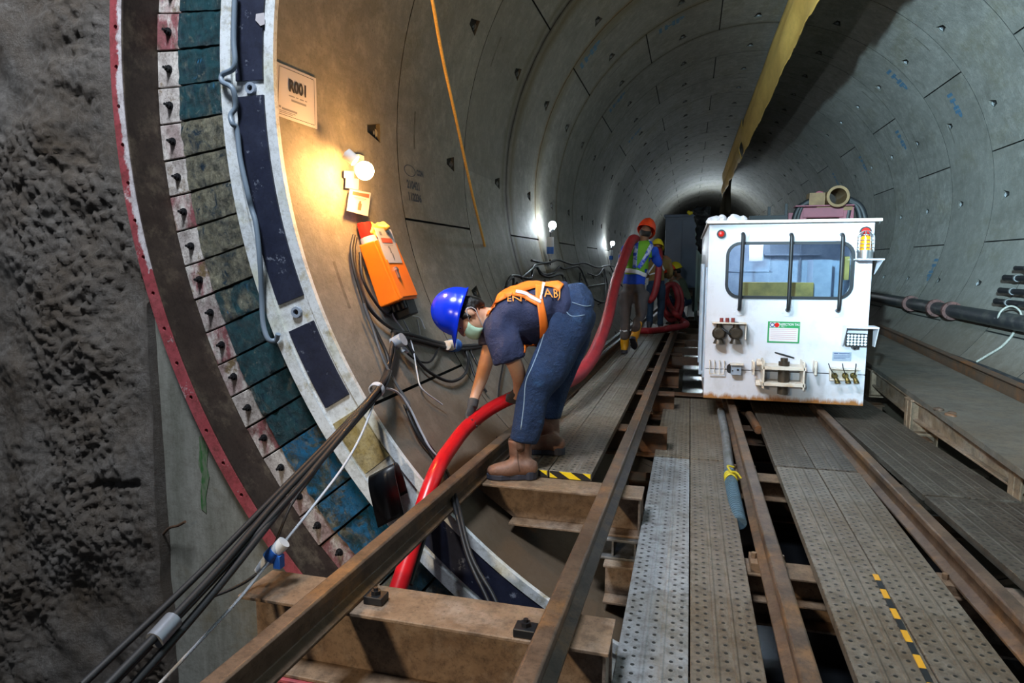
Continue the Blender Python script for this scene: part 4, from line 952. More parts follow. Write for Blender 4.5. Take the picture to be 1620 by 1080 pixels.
# ------------------------------------------------------------------ cables on and below the left wall
def wc(pts, off=.02): return [PC(u, v, RT-off) for u, v in pts]
W = [
 ('loop', [(560, 372), (556, 395), (560, 425), (570, 460), (583, 500), (598, 530), (612, 560), (618, 590)], .011, 'black cable looping down the left side of the orange box, outermost'),
 ('loop', [(563, 376), (560, 400), (565, 440), (580, 480), (600, 505), (625, 522), (650, 530)], .011, 'black cable curving from beside the orange box into the bundle'),
 ('loop', [(570, 400), (574, 440), (592, 475), (612, 497), (622, 490)], .010, 'black cable hugging the lower left corner of the orange box'),
 ('bundle', [(622, 526), (650, 530), (690, 542), (730, 548), (775, 545)], .020, 'thick black cable bundle running right from the junction behind the helmet'),
 ('bundle', [(625, 532), (660, 538), (700, 548), (740, 552), (800, 540)], .016, 'second black cable of the bundle below the orange box'),
 ('sag', [(640, 535), (665, 575), (690, 595), (715, 603), (735, 592), (741, 570), (735, 550)], .011, 'black cable sagging in a loop left of the bending worker'),
 ('sag', [(640, 555), (660, 570), (680, 572), (692, 555), (697, 545)], .007, 'thin cable drooping under the bundle'),
 ('tail', [(738, 550), (745, 575), (752, 595), (770, 620)], .010, 'black cable dropping steeply behind the far arm of the bending worker'),
 ('tail', [(742, 550), (752, 570), (760, 585)], .012, 'short knot of black cable hanging by the blue plug'),
 ('tail', [(800, 545), (795, 580), (790, 610), (788, 640)], .008, 'thin black cable hanging between the two arms of the bending worker'),
 ('drop', [(622, 528), (618, 560), (610, 590), (600, 612)], .014, 'black cable from the bundle down to the white tie'),
 ('drop', [(625, 530), (623, 560), (616, 588), (603, 611)], .012, 'second black cable from the bundle down to the white tie'),
]
for nme, pts, r, lab in W: cable('power_cable', 'black_cable', wc(pts, .03), r, lab, 'cable', 'black wall cables')
cable('thin_grey_cable', 'grey_cable', wc([(575, 480), (590, 520), (605, 565), (620, 595), (635, 620), (648, 640)], .05), .009, 'grey-blue cable slanting across the wall to the right of the white tie', 'cable')
for pts, lab in (([(622, 483), (622, 500), (640, 525), (652, 545), (660, 590), (668, 615), (700, 640)], 'pale wire falling from the orange box past the cable bundle'), ([(628, 484), (640, 510), (655, 535), (664, 530), (660, 505)], 'pale wire making a small hook below the orange box'), ([(634, 482), (650, 498), (664, 503), (672, 520)], 'short pale wire sticking out right below the orange box')):
    cable('pale_wire', 'white_cable', wc(pts, .035), .005, lab, 'wire', 'pale wires below the orange box')
b = MB(); c = PC(631, 540, RT-.06); n_, up_, al = wallframe(c); b.cyl(c-n_*.04, c+n_*.035, .043, n=20); b.cyl(c-up_*.04, c-up_*.07, .016, n=10); b.cyl(c+al*.02-up_*.05, c+al*.04-up_*.08, .014, n=10)
tag(b.build('round_outlet', 'plate_grey', bevel=.004), 'round pale outlet box below the orange box', 'outlet box')
b = MB(); c = PC(714, 546, RT-.05); dv = (PC(730, 546, RT-.05)-c).normalized(); b.cyl(c-dv*.08, c, .035, .042, n=14, mi=0); b.cyl(c, c+dv*.06, .048, n=14, mi=1); b.cyl(c+dv*.06, c+dv*.09, .05, n=14, mi=1)
tag(b.build('plug_coupler', ['cream', basic('blue_plug_plastic', '2a5fae', .4, bs=0)]), 'cream and blue plug on the cable bundle in front of the helmet', 'plug')
# tied bundle stretching to the lower left
Z0 = PC(600, 612, RT-.12); E0 = D(150, 1105, 1.75)
def toward(u, v, q): return Z0.lerp(E0, q)
for k, (du, dv, r) in enumerate(((0, 0, .014), (7, 8, .014), (-7, -7, .012), (8, -6, .011))):
    e = D(150+du*3, 1105+dv*3, 1.75+.03*k); s0 = Z0+V((.012*du/5, .0, .012*dv/5)); mid = s0.lerp(e, .5)+V((.015*(k-1.5), 0, -.03+.01*k))
    cable('trunk_cable', 'black_cable', [wc([(612+2*k, 588)], .06)[0], s0, s0.lerp(e, .25)+V((0, 0, -.015)), mid, s0.lerp(e, .75)+V((0, 0, -.02)), e], r, ['thick black cable of the tied bundle, top strand', 'thick black cable of the tied bundle, bottom strand', 'black cable of the tied bundle, left strand', 'black cable of the tied bundle, middle strand'][k], 'cable', 'tied cable bundle at the lower left', n=10)
tb = MB(); ax = (E0-Z0).normalized(); x_ = ax.orthogonal().normalized(); y2 = ax.cross(x_)
for k in range(3): tb.tube([Z0+ax*(.02+.012*k)+(x_*math.cos(a_)+y2*math.sin(a_))*.036 for a_ in [i*pi/6 for i in range(13)]], .0055, 6, sub=2)
tag(tb.build('white_tie', 'white_cable'), 'white cord tie round the cable bundle on the left wall', 'cord tie')
def frac(q, off=V((0, 0, 0))): return Z0.lerp(E0, q)+off
cable('white_cable', 'white_cable', [Z0, D(575, 680, 3.15), D(545, 735, 2.95), D(500, 795, 2.75), D(430, 882, 2.5), D(380, 945, 2.3), D(320, 1010, 2.15), D(240, 1095, 2.0)], .006, 'thin white cable hanging beside the tied bundle to the lower left', 'cable')
cable('white_cable', 'white_cable', [Z0+V((.01, 0, 0)), PC(628, 620, RT-.10), PC(648, 645, RT-.08), PC(665, 680, RT-.05), PC(680, 708, RT-.03), PC(692, 722, RT-.02)], .007, 'white cable arching right from the tie down the tunnel wall', 'cable')
for k, dx in enumerate((0, 6)):
    cable('black_drop_cable', 'black_cable', [PC(640+dx, 640, RT-.05), PC(660+dx, 685, RT-.04), PC(684+dx, 720, RT-.02), PC(704+dx, 752, RT-.02), PY(719+dx, 800, 2.98), PY(740+dx, 880, 2.75), PY(772+dx*2, 950, 2.62), PY(790+dx, 1000, 2.55)], .010, ['black cable dropping over the white frame below the left rail, left of a pair', 'black cable dropping over the white frame below the left rail, right of a pair'][k], 'cable')
cable('black_drop_cable', 'black_cable', [PY(684, 800, 2.9), PY(672, 850, 2.72), PY(650, 925, 2.5)], .009, 'black cable hanging just right of the red hose under the left rail', 'cable')
cable('thin_black_cable', 'black_cable', [D(332, 945, 2.35), D(370, 930, 2.42), D(400, 912, 2.5), D(425, 885, 2.53), D(460, 800, 2.75), D(500, 745, 2.9), D(530, 690, 3.1)], .006, 'thin black cable running through the blue connector at the lower left', 'cable')
b = MB(); c = D(430, 878, 2.5); dv = (D(445, 862, 2.5)-c).normalized(); b.cyl(c-dv*.085, c-dv*.015, .012, .024, n=14, mi=0); b.cyl(c-dv*.015, c+dv*.025, .029, n=14, mi=1); b.cyl(c+dv*.025, c+dv*.07, .026, n=14, mi=0); b.box(c+V((.03, 0, -.02)), (.03, .03, .05), mi=1)
tag(b.build('cable_connector', ['grey_plastic', basic('blue_plug_plastic', '2a5fae', .4, bs=0)]), 'blue and grey plug connector hanging at the lower left of the red ring', 'plug')
# tape wraps on the trunk bundle
tp = MB(); 
for q in (.86,): p0, p1 = frac(q-.022), frac(q+.022); tp.cyl(p0+V((.0, 0, -.022)), p1+V((0, 0, -.022)), .030, n=12)
tag(tp.build('silver_tape', basic('silver_tape_wrap', '7d828c', .3, .4, bs=.3)), 'silver tape wrap on the tied cable bundle', 'tape')
# messy cables on the wall beyond the bending worker
Wb = [([(800, 455), (806, 440), (815, 436), (840, 440), (845, 420), (870, 415), (880, 411)], 'upper left'), ([(841, 412), (865, 416), (882, 411), (905, 418), (925, 416), (945, 423), (965, 420), (985, 428)], 'topmost wavy'),
      ([(850, 424), (860, 434), (875, 432), (885, 422), (892, 425), (915, 422), (925, 440), (930, 452)], 'middle wavy'), ([(825, 440), (848, 422), (856, 434), (870, 438), (888, 434), (895, 450), (905, 460)], 'lower wavy'),
      ([(918, 432), (918, 455), (935, 470), (955, 478), (962, 460), (957, 430)], 'hanging loop'), ([(930, 432), (945, 436), (955, 425), (957, 445), (958, 480)], 'right hand'), ([(800, 460), (803, 445), (812, 440), (812, 460)], 'left hand'), ([(965, 420), (975, 440), (990, 460)], 'far right')]
for pts, lab in Wb: cable('slack_cable', 'black_cable', wc(pts, .06), .016, 'slack black cable on the left wall behind the bending worker, %s strand' % lab, 'cable', 'slack cables beyond the bending worker')
cable('thin_rod', 'galv', wc([(905, 457), (930, 453), (960, 448)], .05), .012, 'thin pale rod sticking out above the worker\'s hips from the left wall', 'rod')
# long wooden runner bars and low pipe along the foot of the left wall
longbeam('steel_runner', lambda y: -1.12+.03*(y-5), -1.02, .06, .05, 5.2, 12, 'galv', 'pale steel runner along the foot of the left wall behind the worker')

# ------------------------------------------------------------------ red hose
hz = [PY(560, 1160, 2.42), PY(585, 1080, 2.46), PY(612, 985, 2.56), PY(650, 870, 2.78), PY(670, 800, 2.95), PY(692, 742, 3.13), PY(715, 705, 3.42), PY(742, 672, 3.68), PY(775, 647, 3.9), PY(808, 630, 4.05), PY(845, 616, 4.4), PY(893, 603, 5.0)]
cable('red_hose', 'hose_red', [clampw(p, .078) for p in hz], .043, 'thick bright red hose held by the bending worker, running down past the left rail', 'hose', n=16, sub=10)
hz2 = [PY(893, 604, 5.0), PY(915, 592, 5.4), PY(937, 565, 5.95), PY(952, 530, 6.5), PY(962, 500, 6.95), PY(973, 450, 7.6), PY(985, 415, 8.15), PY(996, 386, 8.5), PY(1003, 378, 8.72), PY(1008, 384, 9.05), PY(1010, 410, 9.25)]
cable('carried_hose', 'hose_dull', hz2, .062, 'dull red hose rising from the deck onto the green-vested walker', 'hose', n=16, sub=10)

b = MB(); b.tube([PY(249, 850, 3.03), PY(258, 845, 2.99), PY(268, 835, 2.97), PY(282, 831, 2.95), PY(293, 825, 2.94)], .008, 7)
tag(b.build('bent_rebar_wire', 'beam_dark'), 'short bent wire sticking out of the edge of the sprayed concrete wall', 'wire')
# ------------------------------------------------------------------ white tunnel locomotive
YL = 6.05
def LP(u, v, dy=0): return PY(u, v, YL)+V((0, dy, 0))
bl, br, tl, tr = LP(1115, 629), LP(1366, 640), LP(1120, 352), LP(1384, 353)
XL, XR, ZB, ZT = (bl.x+tl.x)/2, (br.x+tr.x)/2, bl.z, (tl.z+tr.z)/2
xf = lambda u: LP(u, 500).x
loco = thing('locomotive', ((XL+XR)/2, YL, ZB), 'white boxy tunnel locomotive with barred rear window standing on the right track', 'locomotive')
LL = 3.6; th = .012
# window opening (rounded)
wl_, wr_, wt_, wb_ = LP(1150, 426).x, LP(1349, 426).x, LP(1250, 384).z, LP(1250, 471).z
def rrect(x0, x1, z0, z1, r, n=6):
    out = []
    for cx, cz, a0 in ((x1-r, z1-r, 0), (x0+r, z1-r, pi/2), (x0+r, z0+r, pi), (x1-r, z0+r, 1.5*pi)):
        for k in range(n+1): a = a0+pi/2*k/n; out.append((cx+r*math.cos(a), cz+r*math.sin(a)))
    return out
def plate_hole(mb, ox0, ox1, oz0, oz1, inner, y0, y1, mi=0):
    n = len(inner); cx = sum(p[0] for p in inner)/n; cz = sum(p[1] for p in inner)/n; outer = []
    for (x, z) in inner:
        dx, dz = x-cx, z-cz; t = 1e9
        if dx > 1e-6: t = min(t, (ox1-cx)/dx)
        if dx < -1e-6: t = min(t, (ox0-cx)/dx)
        if dz > 1e-6: t = min(t, (oz1-cz)/dz)
        if dz < -1e-6: t = min(t, (oz0-cz)/dz)
        outer.append((cx+dx*t, cz+dz*t))
    # snap nearest outer points to the corners
    for c in ((ox0, oz0), (ox0, oz1), (ox1, oz0), (ox1, oz1)):
        k = min(range(n), key=lambda i: (outer[i][0]-c[0])**2+(outer[i][1]-c[1])**2); outer[k] = c
    vs = []
    for y in (y0, y1): vs += [V((x, y, z)) for x, z in inner]+[V((x, y, z)) for x, z in outer]
    fs = []
    for i in range(n):
        j = (i+1) % n
        fs += [(i, j, n+j, n+i), (2*n+i, 3*n+i, 3*n+j, 2*n+j), (i, 2*n+i, 2*n+j, j), (n+i, n+j, 3*n+j, 3*n+i)]
    mb.add(vs, fs, mi)
b = MB(); inn = rrect(wl_, wr_, wb_, wt_, .11)
zs = LP(1240, 588).z            # seam between upper and lower plates
plate_hole(b, XL, XR, zs+.003, ZT, inn, YL, YL+.02)
b.box(((XL+XR)/2, YL+.01, (ZB+zs-.003)/2), (XR-XL, .02, zs-.003-ZB))
b.box((XL+.01, YL+LL/2+.02, (ZB+ZT)/2), (.02, LL-.04, ZT-ZB)); b.box((XR-.01, YL+LL/2+.02, (ZB+ZT)/2), (.02, LL-.04, ZT-ZB))
b.box(((XL+XR)/2, YL+LL-.01, (ZB+ZT)/2), (XR-XL-.05, .02, ZT-ZB)); b.box(((XL+XR)/2, YL+LL/2, ZB+.01), (XR-XL-.05, LL-.06, .02))
b.build('body', 'loco', loco, bevel=.004)
b = MB(); b.box(((XL+XR)/2+.01, YL+LL/2-.02, ZT+.012), (XR-XL+.06, LL+.1, .025)); tag(b.build('roof', 'cream', loco, bevel=.006), 'flat roof plate with a small overhang')
b = MB(); o_ = rrect(wl_-.012, wr_+.012, wb_-.012, wt_+.012, .12); i_ = rrect(wl_+.014, wr_-.014, wb_+.014, wt_-.014, .10); n = len(o_)
vs = [V((x, YL-.012, z)) for x, z in o_]+[V((x, YL-.012, z)) for x, z in i_]+[V((x, YL+.012, z)) for x, z in o_]+[V((x, YL+.012, z)) for x, z in i_]
fs = []
for i in range(n):
    j = (i+1) % n; fs += [(i, j, n+j, n+i), (i, 2*n+i, 2*n+j, j), (n+i, n+j, 3*n+j, 3*n+i), (2*n+i, 3*n+i, 3*n+j, 2*n+j)]
b.add(vs, fs); wf = b.build('window_frame', 'rubber', loco)
b = MB(); b.add([V((x, YL+.004, z)) for x, z in i_]+[V((x, YL+.008, z)) for x, z in i_], [tuple(range(n)), tuple(range(2*n-1, n-1, -1))]+[(k, (k+1) % n, n+(k+1) % n, n+k) for k in range(n)])
tag(b.build('window_glass', 'glass', wf), 'bluish window glass')
# cab interior seen through the window
b = MB(); yb = YL+.95; zf, zc = wb_-.25, ZT-.03
b.box(((XL+XR)/2, yb, (zf+zc)/2), (XR-XL-.06, .02, zc-zf)); b.box(((XL+XR)/2, YL+.5, zf), (XR-XL-.06, .9, .02)); b.box((XL+.035, YL+.5, (zf+zc)/2), (.02, .9, zc-zf)); b.box((XR-.035, YL+.5, (zf+zc)/2), (.02, .9, zc-zf)); b.box(((XL+XR)/2, YL+.5, zc), (XR-XL-.06, .9, .02))
for x in (XL+.35, XL+.62, XR-.42): b.box((x, yb-.02, (zf+zc)/2), (.014, .02, zc-zf))
b.box((XL+.34, yb-.02, wb_+.22), (.6, .02, .014)); b.box(((XL+XR)/2+.15, yb-.05, wt_-.09), (.5, .08, .012)); b.box((XR-.30, YL+.6, wb_+.16), (.16, .3, .34)); 
b.build('cab_lining', 'cab_inside', loco)
b = MB(); p = PY(1172, 446, YL+.35); q = PY(1286, 470, YL+.35); b.box(((p.x+q.x)/2, YL+.35, (p.z+q.z)/2-.05), (q.x-p.x, .03, p.z-q.z+.1)); b.box((LP(1342, 430).x, YL+.08, (wb_+wt_)/2+.02), (.045, .02, .2)); b.build('yellow_board', 'card', loco, bevel=.004)
emit('cab_lamp_glow', 'dcebff', 45)
b = MB(); b.box((XL+.38, YL+.38, zc-.03), (.5, .12, .03)); tag(b.build('cab_lamp', 'cab_lamp_glow', loco), 'glowing lamp under the cab ceiling')
b = MB(); p = PY(1196, 400, YL+.5); b.box(p, (.12, .01, .15)); b.build('cab_notice', 'paper', loco)
# guard bars
for (u0, v0, u1, v1) in ((1175, 370, 1169, 489), (1251, 371, 1245, 490), (1331, 371, 1324, 491)):
    a_, c_ = LP(u0, v0), LP(u1, v1); b = MB()
    b.tube([a_+V((0, -.005, 0)), a_+V((0, -.05, -.004)), a_+V((0, -.075, -.05)), a_.lerp(c_, .5)+V((0, -.08, 0)), c_+V((0, -.075, .05)), c_+V((0, -.05, .004)), c_+V((0, -.005, 0))], .016, 12, sub=5)
    gb = b.build('guard_bar', 'dark_steel', loco)
    for q in (a_, c_):
        f = MB(); f.cyl(q+V((0, -.001, 0)), q-V((0, .009, 0)), .055, n=24)
        for k in range(4): t_ = k*pi/2+.6; f.cyl(q+V((.042*math.cos(t_), -.009, .042*math.sin(t_))), q+V((.042*math.cos(t_), -.016, .042*math.sin(t_))), .006, n=6)
        tag(f.build('bar_flange', 'loco', gb), 'white round bar flange')
# lights
c = LP(1141, 370); b = MB(); b.ringdisc(c, (0, -1, 0), .026, .038, .02, 24); b.cyl(c, c-V((0, .016, 0)), .028, n=20, mi=1); b.sphere(c-V((0, .014, 0)), .026, 14, mi=1, sc=(1, .4, 1)); tag(b.build('marker_lamp', ['dark_steel', 'red_lens'], loco), 'small round red marker lamp')
c = LP(1369, 367); b = MB(); b.ringdisc(c, (0, -1, 0), .034, .046, .02, 24); b.cyl(c, c-V((0, .02, 0)), .036, n=20, mi=1); tag(b.build('tail_lamp', ['dark_steel', 'red_lens'], loco), 'round red tail lamp')
c = LP(1368, 410)+V((0, -.12, 0)); c2 = PY(1368, 409, c.y)
sh_ = MB(); a_ = LP(1352, 410); d_ = LP(1388, 410); yy = .12
sh_.box(((a_.x+d_.x)/2, YL-.09, c2.z-.006), (d_.x-a_.x+.02, .18, .012)); sh_.add([V((d_.x+.0, YL-.17, c2.z-.01)), V((d_.x+.0, YL-.002, c2.z-.01)), V((d_.x-.02, YL-.002, c2.z-.13)), V((d_.x+.006, YL-.17, c2.z-.01)), V((d_.x+.006, YL-.002, c2.z-.01)), V((d_.x-.014, YL-.002, c2.z-.13))], [(0, 1, 2), (3, 5, 4), (0, 2, 5, 3), (0, 3, 4, 1), (1, 4, 5, 2)])
bk = sh_.build('beacon_shelf', 'loco', loco)
b = MB(); b.cyl(c2+V((0, 0, .002)), c2+V((0, 0, .05)), .06, n=24); b.cyl(c2+V((0, 0, .05)), c2+V((0, 0, .07)), .066, n=24); b.build('beacon_base', 'steel', bk)
b = MB(); b.cyl(c2+V((0, 0, .07)), c2+V((0, 0, .17)), .045, .04, n=20); b.sphere(c2+V((0, 0, .17)), .04, 14, sc=(1, 1, .5)); tag(b.build('amber_lens', 'amber', bk), 'amber beacon lens')
b = MB()
for k in range(10):
    t_ = 2*pi*k/10; d = V((math.cos(t_), math.sin(t_), 0)); b.tube([c2+d*.066+V((0, 0, .06)), c2+d*.066+V((0, 0, .16)), c2+d*.055+V((0, 0, .20)), c2+d*.02+V((0, 0, .225))], .0032, 5, sub=2)
for z, r in ((.09, .066), (.12, .066), (.15, .066), (.195, .055), (.225, .02)): b.tube([c2+V((r*math.cos(a), r*math.sin(a), z)) for a in [i*pi/8 for i in range(17)]], .003, 5, sub=1)
tag(b.build('wire_guard', 'steel', bk), 'wire guard round the amber beacon')
# twin brake couplings under a small shelf
b = MB(); a_, d_ = LP(1126, 509), LP(1180, 510); b.box(((a_.x+d_.x)/2, YL-.06, a_.z), (d_.x-a_.x, .12, .01)); b.box((d_.x-.004, YL-.05, a_.z-.07), (.008, .1, .14)); bk = b.build('coupling_shelf', 'cream', loco, bevel=.002)
for u in (1141, 1150, 1159):
    p = LP(u, 507)+V((0, -.05, 0)); q = MB(); q.cyl(p-V((0, 0, .01)), p+V((0, 0, .028)), .016, n=12); tag(q.build('cap', basic('dark_red_cap', '7a2f2c', .5, bs=0), bk), 'dark red cap')
for u in (1137, 1163):
    p = LP(u, 526)+V((0, -.06, 0)); b = MB(); b.cyl(p+V((0, 0, .03)), p+V((0, 0, .10)), .028, .022, n=14); b.sphere(p, .06, 16, sc=(1, .7, 1)); b.cyl(p+V((0, -.045, 0)), p+V((0, -.01, 0)), .042, n=16); b.cyl(p+V((0, 0, -.045)), p+V((0, 0, -.09)), .03, .05, n=14); b.ringdisc(p+V((0, -.05, 0)), (0, 1, 0), .02, .034, .012, 16); b.cyl(p, V((p.x, YL, p.z)), .02, n=10)
    tag(b.build('brake_coupling', 'pin', loco), 'dark round brake coupling')
b = MB(); p = LP(1141, 518)+V((0, -.08, 0)); q = LP(1160, 518)+V((0, -.08, 0)); b.tube([p, p.lerp(q, .3)+V((0, -.02, -.02)), p.lerp(q, .7)+V((0, -.02, -.05)), q+V((0, 0, -.02))], .008, 8); b.build('jumper_hose', 'black_cable', loco)
# placards
def placard(u0, v0, u1, v1, mat, nm): 
    a_, d_ = LP(u0, v0), LP(u1, v1); b = MB(); b.box(((a_.x+d_.x)/2, YL-.003, (a_.z+d_.z)/2), (d_.x-a_.x, .004, a_.z-d_.z)); return b.build(nm, mat, loco), a_, d_
o, a_, d_ = placard(1215, 508, 1264, 543, 'green', 'placard'); tag(o, 'green bordered inspection placard')
Wp, Hp = d_.x-a_.x, a_.z-d_.z
def pq(s, t): return V((a_.x+Wp*s, YL-.0062, a_.z-Hp*t))
def pr(par, rects, mat, nm):
    b = MB()
    for s0, t0, s1, t1 in rects: b.add([pq(s0, t1), pq(s1, t1), pq(s1, t0), pq(s0, t0)], [(0, 1, 2, 3)])
    return b.build(nm, mat, par)
pr(o, [(.05, .30, .95, .93), (.06, .05, .36, .27)], 'placard', 'printed_panel')
b = MB()
for t_ in (.36, .45, .54, .63, .72, .81): b.add([q+V((0, -.001, 0)) for q in (pq(.1, t_+.012), pq(.9, t_+.012), pq(.9, t_), pq(.1, t_))], [(0, 1, 2, 3)])
b.build('print_lines', 'red_ink', o)
b = MB(); b.ringdisc(pq(.14, .16)+V((0, -.001, 0)), (0, -1, 0), .012, .02, .001, 20, mi=0); b.cyl(pq(.28, .16)+V((0, -.0005, 0)), pq(.28, .16)+V((0, -.002, 0)), .02, n=20, mi=1); b.build('logo', ['navy_ink', 'red_lens'], o)
b = MB(); text_flat(b, 'INSPECTION TAG', pq(.67, .13)+V((0, -.001, 0)), (1, 0, 0), (0, 0, 1), Hp*.15, 0, .0006, .75); text_flat(b, 'NO. 1', pq(.5, .23)+V((0, -.001, 0)), (1, 0, 0), (0, 0, 1), Hp*.1, 0, 0, .9); b.build('lettering', 'placard', o)
o, a_, d_ = placard(1317, 556, 1346, 571, 'plate_grey', 'data_plate'); Wp, Hp = d_.x-a_.x, a_.z-d_.z
pr(o, [(.08, .12, .3, .22), (.35, .12, .9, .2), (.08, .4, .92, .44), (.08, .55, .92, .59), (.08, .7, .7, .74)], 'navy_ink', 'print_lines')
# headlight in its hood
a_, d_ = LP(1336, 515), LP(1373, 547); cx = (a_.x+d_.x)/2; b = MB()
b.box((cx+.01, YL-.08, a_.z+.0), (d_.x-a_.x+.05, .16, .01)); b.add([V((a_.x-.015, YL-.16, a_.z)), V((a_.x-.015, YL, a_.z)), V((a_.x-.015, YL, d_.z)), V((a_.x-.015, YL-.05, d_.z))], [(0, 1, 2, 3)]); b.add([V((d_.x+.035, YL-.16, a_.z)), V((d_.x+.035, YL, a_.z)), V((d_.x+.035, YL, d_.z)), V((d_.x+.035, YL-.07, d_.z))], [(0, 1, 2, 3)])
hood = b.build('headlight_hood', 'loco', loco, solid=.006)
hc = LP(1354, 538)+V((0, -.10, 0)); hc = PY(1354, 537, YL-.1); b = MB(); b.box(hc, (.17, .06, .10)); b.box(hc+V((0, .0, -.06)), (.05, .04, .03)); b.cyl(hc+V((0, .02, -.075)), V((hc.x, YL, hc.z-.08)), .012)
hl = b.build('headlight', 'dark_steel', hood, bevel=.006)
b = MB()
for i in range(6):
    for j in range(4): p = hc+V((-.065+.026*i, -.031, -.036+.024*j)); b.cyl(p, p-V((0, .006, 0)), .0105, n=10)
tag(b.build('led_lens', 'led', hl), 'grid of pale lamp lenses')
# lower panel fittings
a_, d_ = LP(1123, 570), LP(1145, 591); b = MB(); b.tube([V((a_.x, YL-.03, a_.z)), V((a_.x, YL-.03, d_.z)), V((d_.x, YL-.03, d_.z)), V((d_.x, YL-.03, a_.z))], .005, 8, sub=1); b.tube([V((a_.x+.04, YL-.03, a_.z)), V((a_.x+.04, YL-.03, d_.z))], .004, 8, sub=1); b.tube([V((d_.x-.04, YL-.03, a_.z)), V((d_.x-.04, YL-.03, d_.z))], .004, 8, sub=1)
for x in (a_.x, d_.x, a_.x+.04, d_.x-.04): b.box((x, YL-.015, a_.z), (.01, .03, .01))
b.build('card_holder', 'cream', loco)
a_, d_ = LP(1150, 575), LP(1172, 591); b = MB(); b.prism([V((x, 0, z)) for x, z in rrect(a_.x, d_.x, d_.z, a_.z, .03)], (0, YL-.003, 0), (0, YL-.001, 0)); so_ = b.build('socket_recess', 'ink', loco)
b = MB(); b.box((d_.x-.045, YL-.03, (a_.z+d_.z)/2-.005), (.085, .06, .085)); b.build('socket', 'plate_grey', so_, bevel=.003); b = MB(); b.cyl((d_.x-.03, YL-.061, (a_.z+d_.z)/2), (d_.x-.03, YL-.064, (a_.z+d_.z)/2), .010, n=12); b.box((d_.x-.075, YL-.0615, (a_.z+d_.z)/2-.01), (.012, .002, .012)); b.build('socket_pin', 'ink', so_)
b = MB(); b.box(((a_.x+d_.x)/2+.02, YL-.04, a_.z+.005), (d_.x-a_.x-.01, .08, .012)); b.build('socket_lid', 'cream', so_)
for u in (1191, 1288):
    p = LP(u, 569); b = MB(); b.box(p+V((0, -.05, -.05)), (.022, .1, .10)); b.box(p+V((0, -.085, -.09)), (.022, .03, .06)); tag(b.build('lifting_hook', 'cream', loco, bevel=.004), None)
# draw gear frame
a_, d_ = LP(1208, 573), LP(1272, 614); yf = YL-.20
a2 = PY(1209, 578, yf); d2 = PY(1271, 614, yf); b = MB(); w_ = .014
b.box((a2.x, (YL+yf)/2, (a2.z+d2.z)/2+.01), (w_, YL-yf, a2.z-d2.z+.06)); b.box((d2.x, (YL+yf)/2, (a2.z+d2.z)/2+.01), (w_, YL-yf, a2.z-d2.z+.06))
b.box(((a2.x+d2.x)/2, (YL+yf)/2, a2.z-.02), (d2.x-a2.x+.03, YL-yf, .03)); b.box(((a2.x+d2.x)/2, (YL+yf)/2, d2.z+.02), (d2.x-a2.x+.03, YL-yf, .03))
for z in (a2.z, d2.z): b.box((a2.x-.025, YL-.06, z), (.05, .05, .03)); b.box((a2.x-.03, YL-.03, z), (.03, .06, .06))
dg = b.build('draw_gear', 'cream', loco, bevel=.003)
xm = PY(1241, 600, yf).x; b = MB(); b.cyl((xm, yf+.07, a2.z+.03), (xm, yf+.07, d2.z-.07), .045, n=20); b.cyl((xm, yf+.07, a2.z+.03), (xm, yf+.07, a2.z+.06), .03, n=16); tag(b.build('draw_pin', 'pin', dg), 'greasy brown draw pin')
b = MB(); b.tube([V((xm+.075*math.cos(t_), yf+.07+.03*math.sin(t_), a2.z+.085-.02*math.cos(t_))) for t_ in [i*pi/8 for i in range(17)]], .006, 8, sub=1); b.build('pin_ring', 'dark_steel', dg)
# valve block
a_, d_ = LP(1313, 581), LP(1356, 601); b = MB(); b.box(((a_.x+d_.x)/2, YL-.002, (a_.z+d_.z)/2), (d_.x-a_.x, .006, a_.z-d_.z)); b.tube([V((a_.x, YL-.03, a_.z)), V((a_.x, YL-.03, d_.z)), V((d_.x, YL-.03, d_.z+.01))], .014, 8, sub=1); b.box(((a_.x+d_.x)/2, YL-.04, a_.z), (d_.x-a_.x, .08, .008)); vb = b.build('valve_block', 'cream', loco)
for u, k in ((1320, -1), (1337, -.6), (1350, .1)):
    p = PY(u, 594, YL-.06); b = MB(); b.cyl(p+V((0, .05, 0)), p-V((0, .03, 0)), .016, n=10); b.sphere(p, .026, 12); b.cyl(p, p+V((.02, -.02, -.045)), .013, .02, n=10); b.cyl(p+V((.02, -.02, -.045)), p+V((.022, -.022, -.06)), .022, n=8)
    v_ = tag(b.build('valve', 'brass', vb), 'tarnished brass valve'); b = MB(); b.tube([p+V((0, -.03, .01)), p+V((.04*k, -.04, .06)), p+V((.06*k, -.04, .11))], .004, 6); b.build('valve_lever', 'dark_steel', v_)
# side rails and lamps on the left flank, wheels below
b = MB(); x = XL-.03
b.box((XL-.008, YL+.5, (ZB+ZT)/2-.1), (.014, .9, 1.0)); b.tube([V((x-.005, YL+.10, ZT-.35)), V((x-.005, YL+.10, ZB+.2))], .013, 8, sub=1); b.tube([V((x-.005, YL+.85, ZT-.35)), V((x-.005, YL+.85, ZB+.2))], .013, 8, sub=1)
b.box((XL-.012, YL+.12, ZB+.22), (.03, .06, .03)); b.build('side_door', 'cab_inside', loco)
for y in (YL+.7, YL+2.7):
    for x in (.402, 1.225-.0195*(y-2.6)):
        b = MB(); b.cyl((x-.04, y, -1.28+.151), (x+.04, y, -1.28+.151), .15, n=28); b.cyl((x-.05, y, -1.28+.151), (x+.05, y, -1.28+.151), .05, n=14); b.build('wheel', 'dark_steel', loco, bevel=.004)
    b = MB(); b.cyl((.3, y, -1.129), (1.2, y, -1.129), .03, n=12); b.build('axle', 'dark_steel', loco)

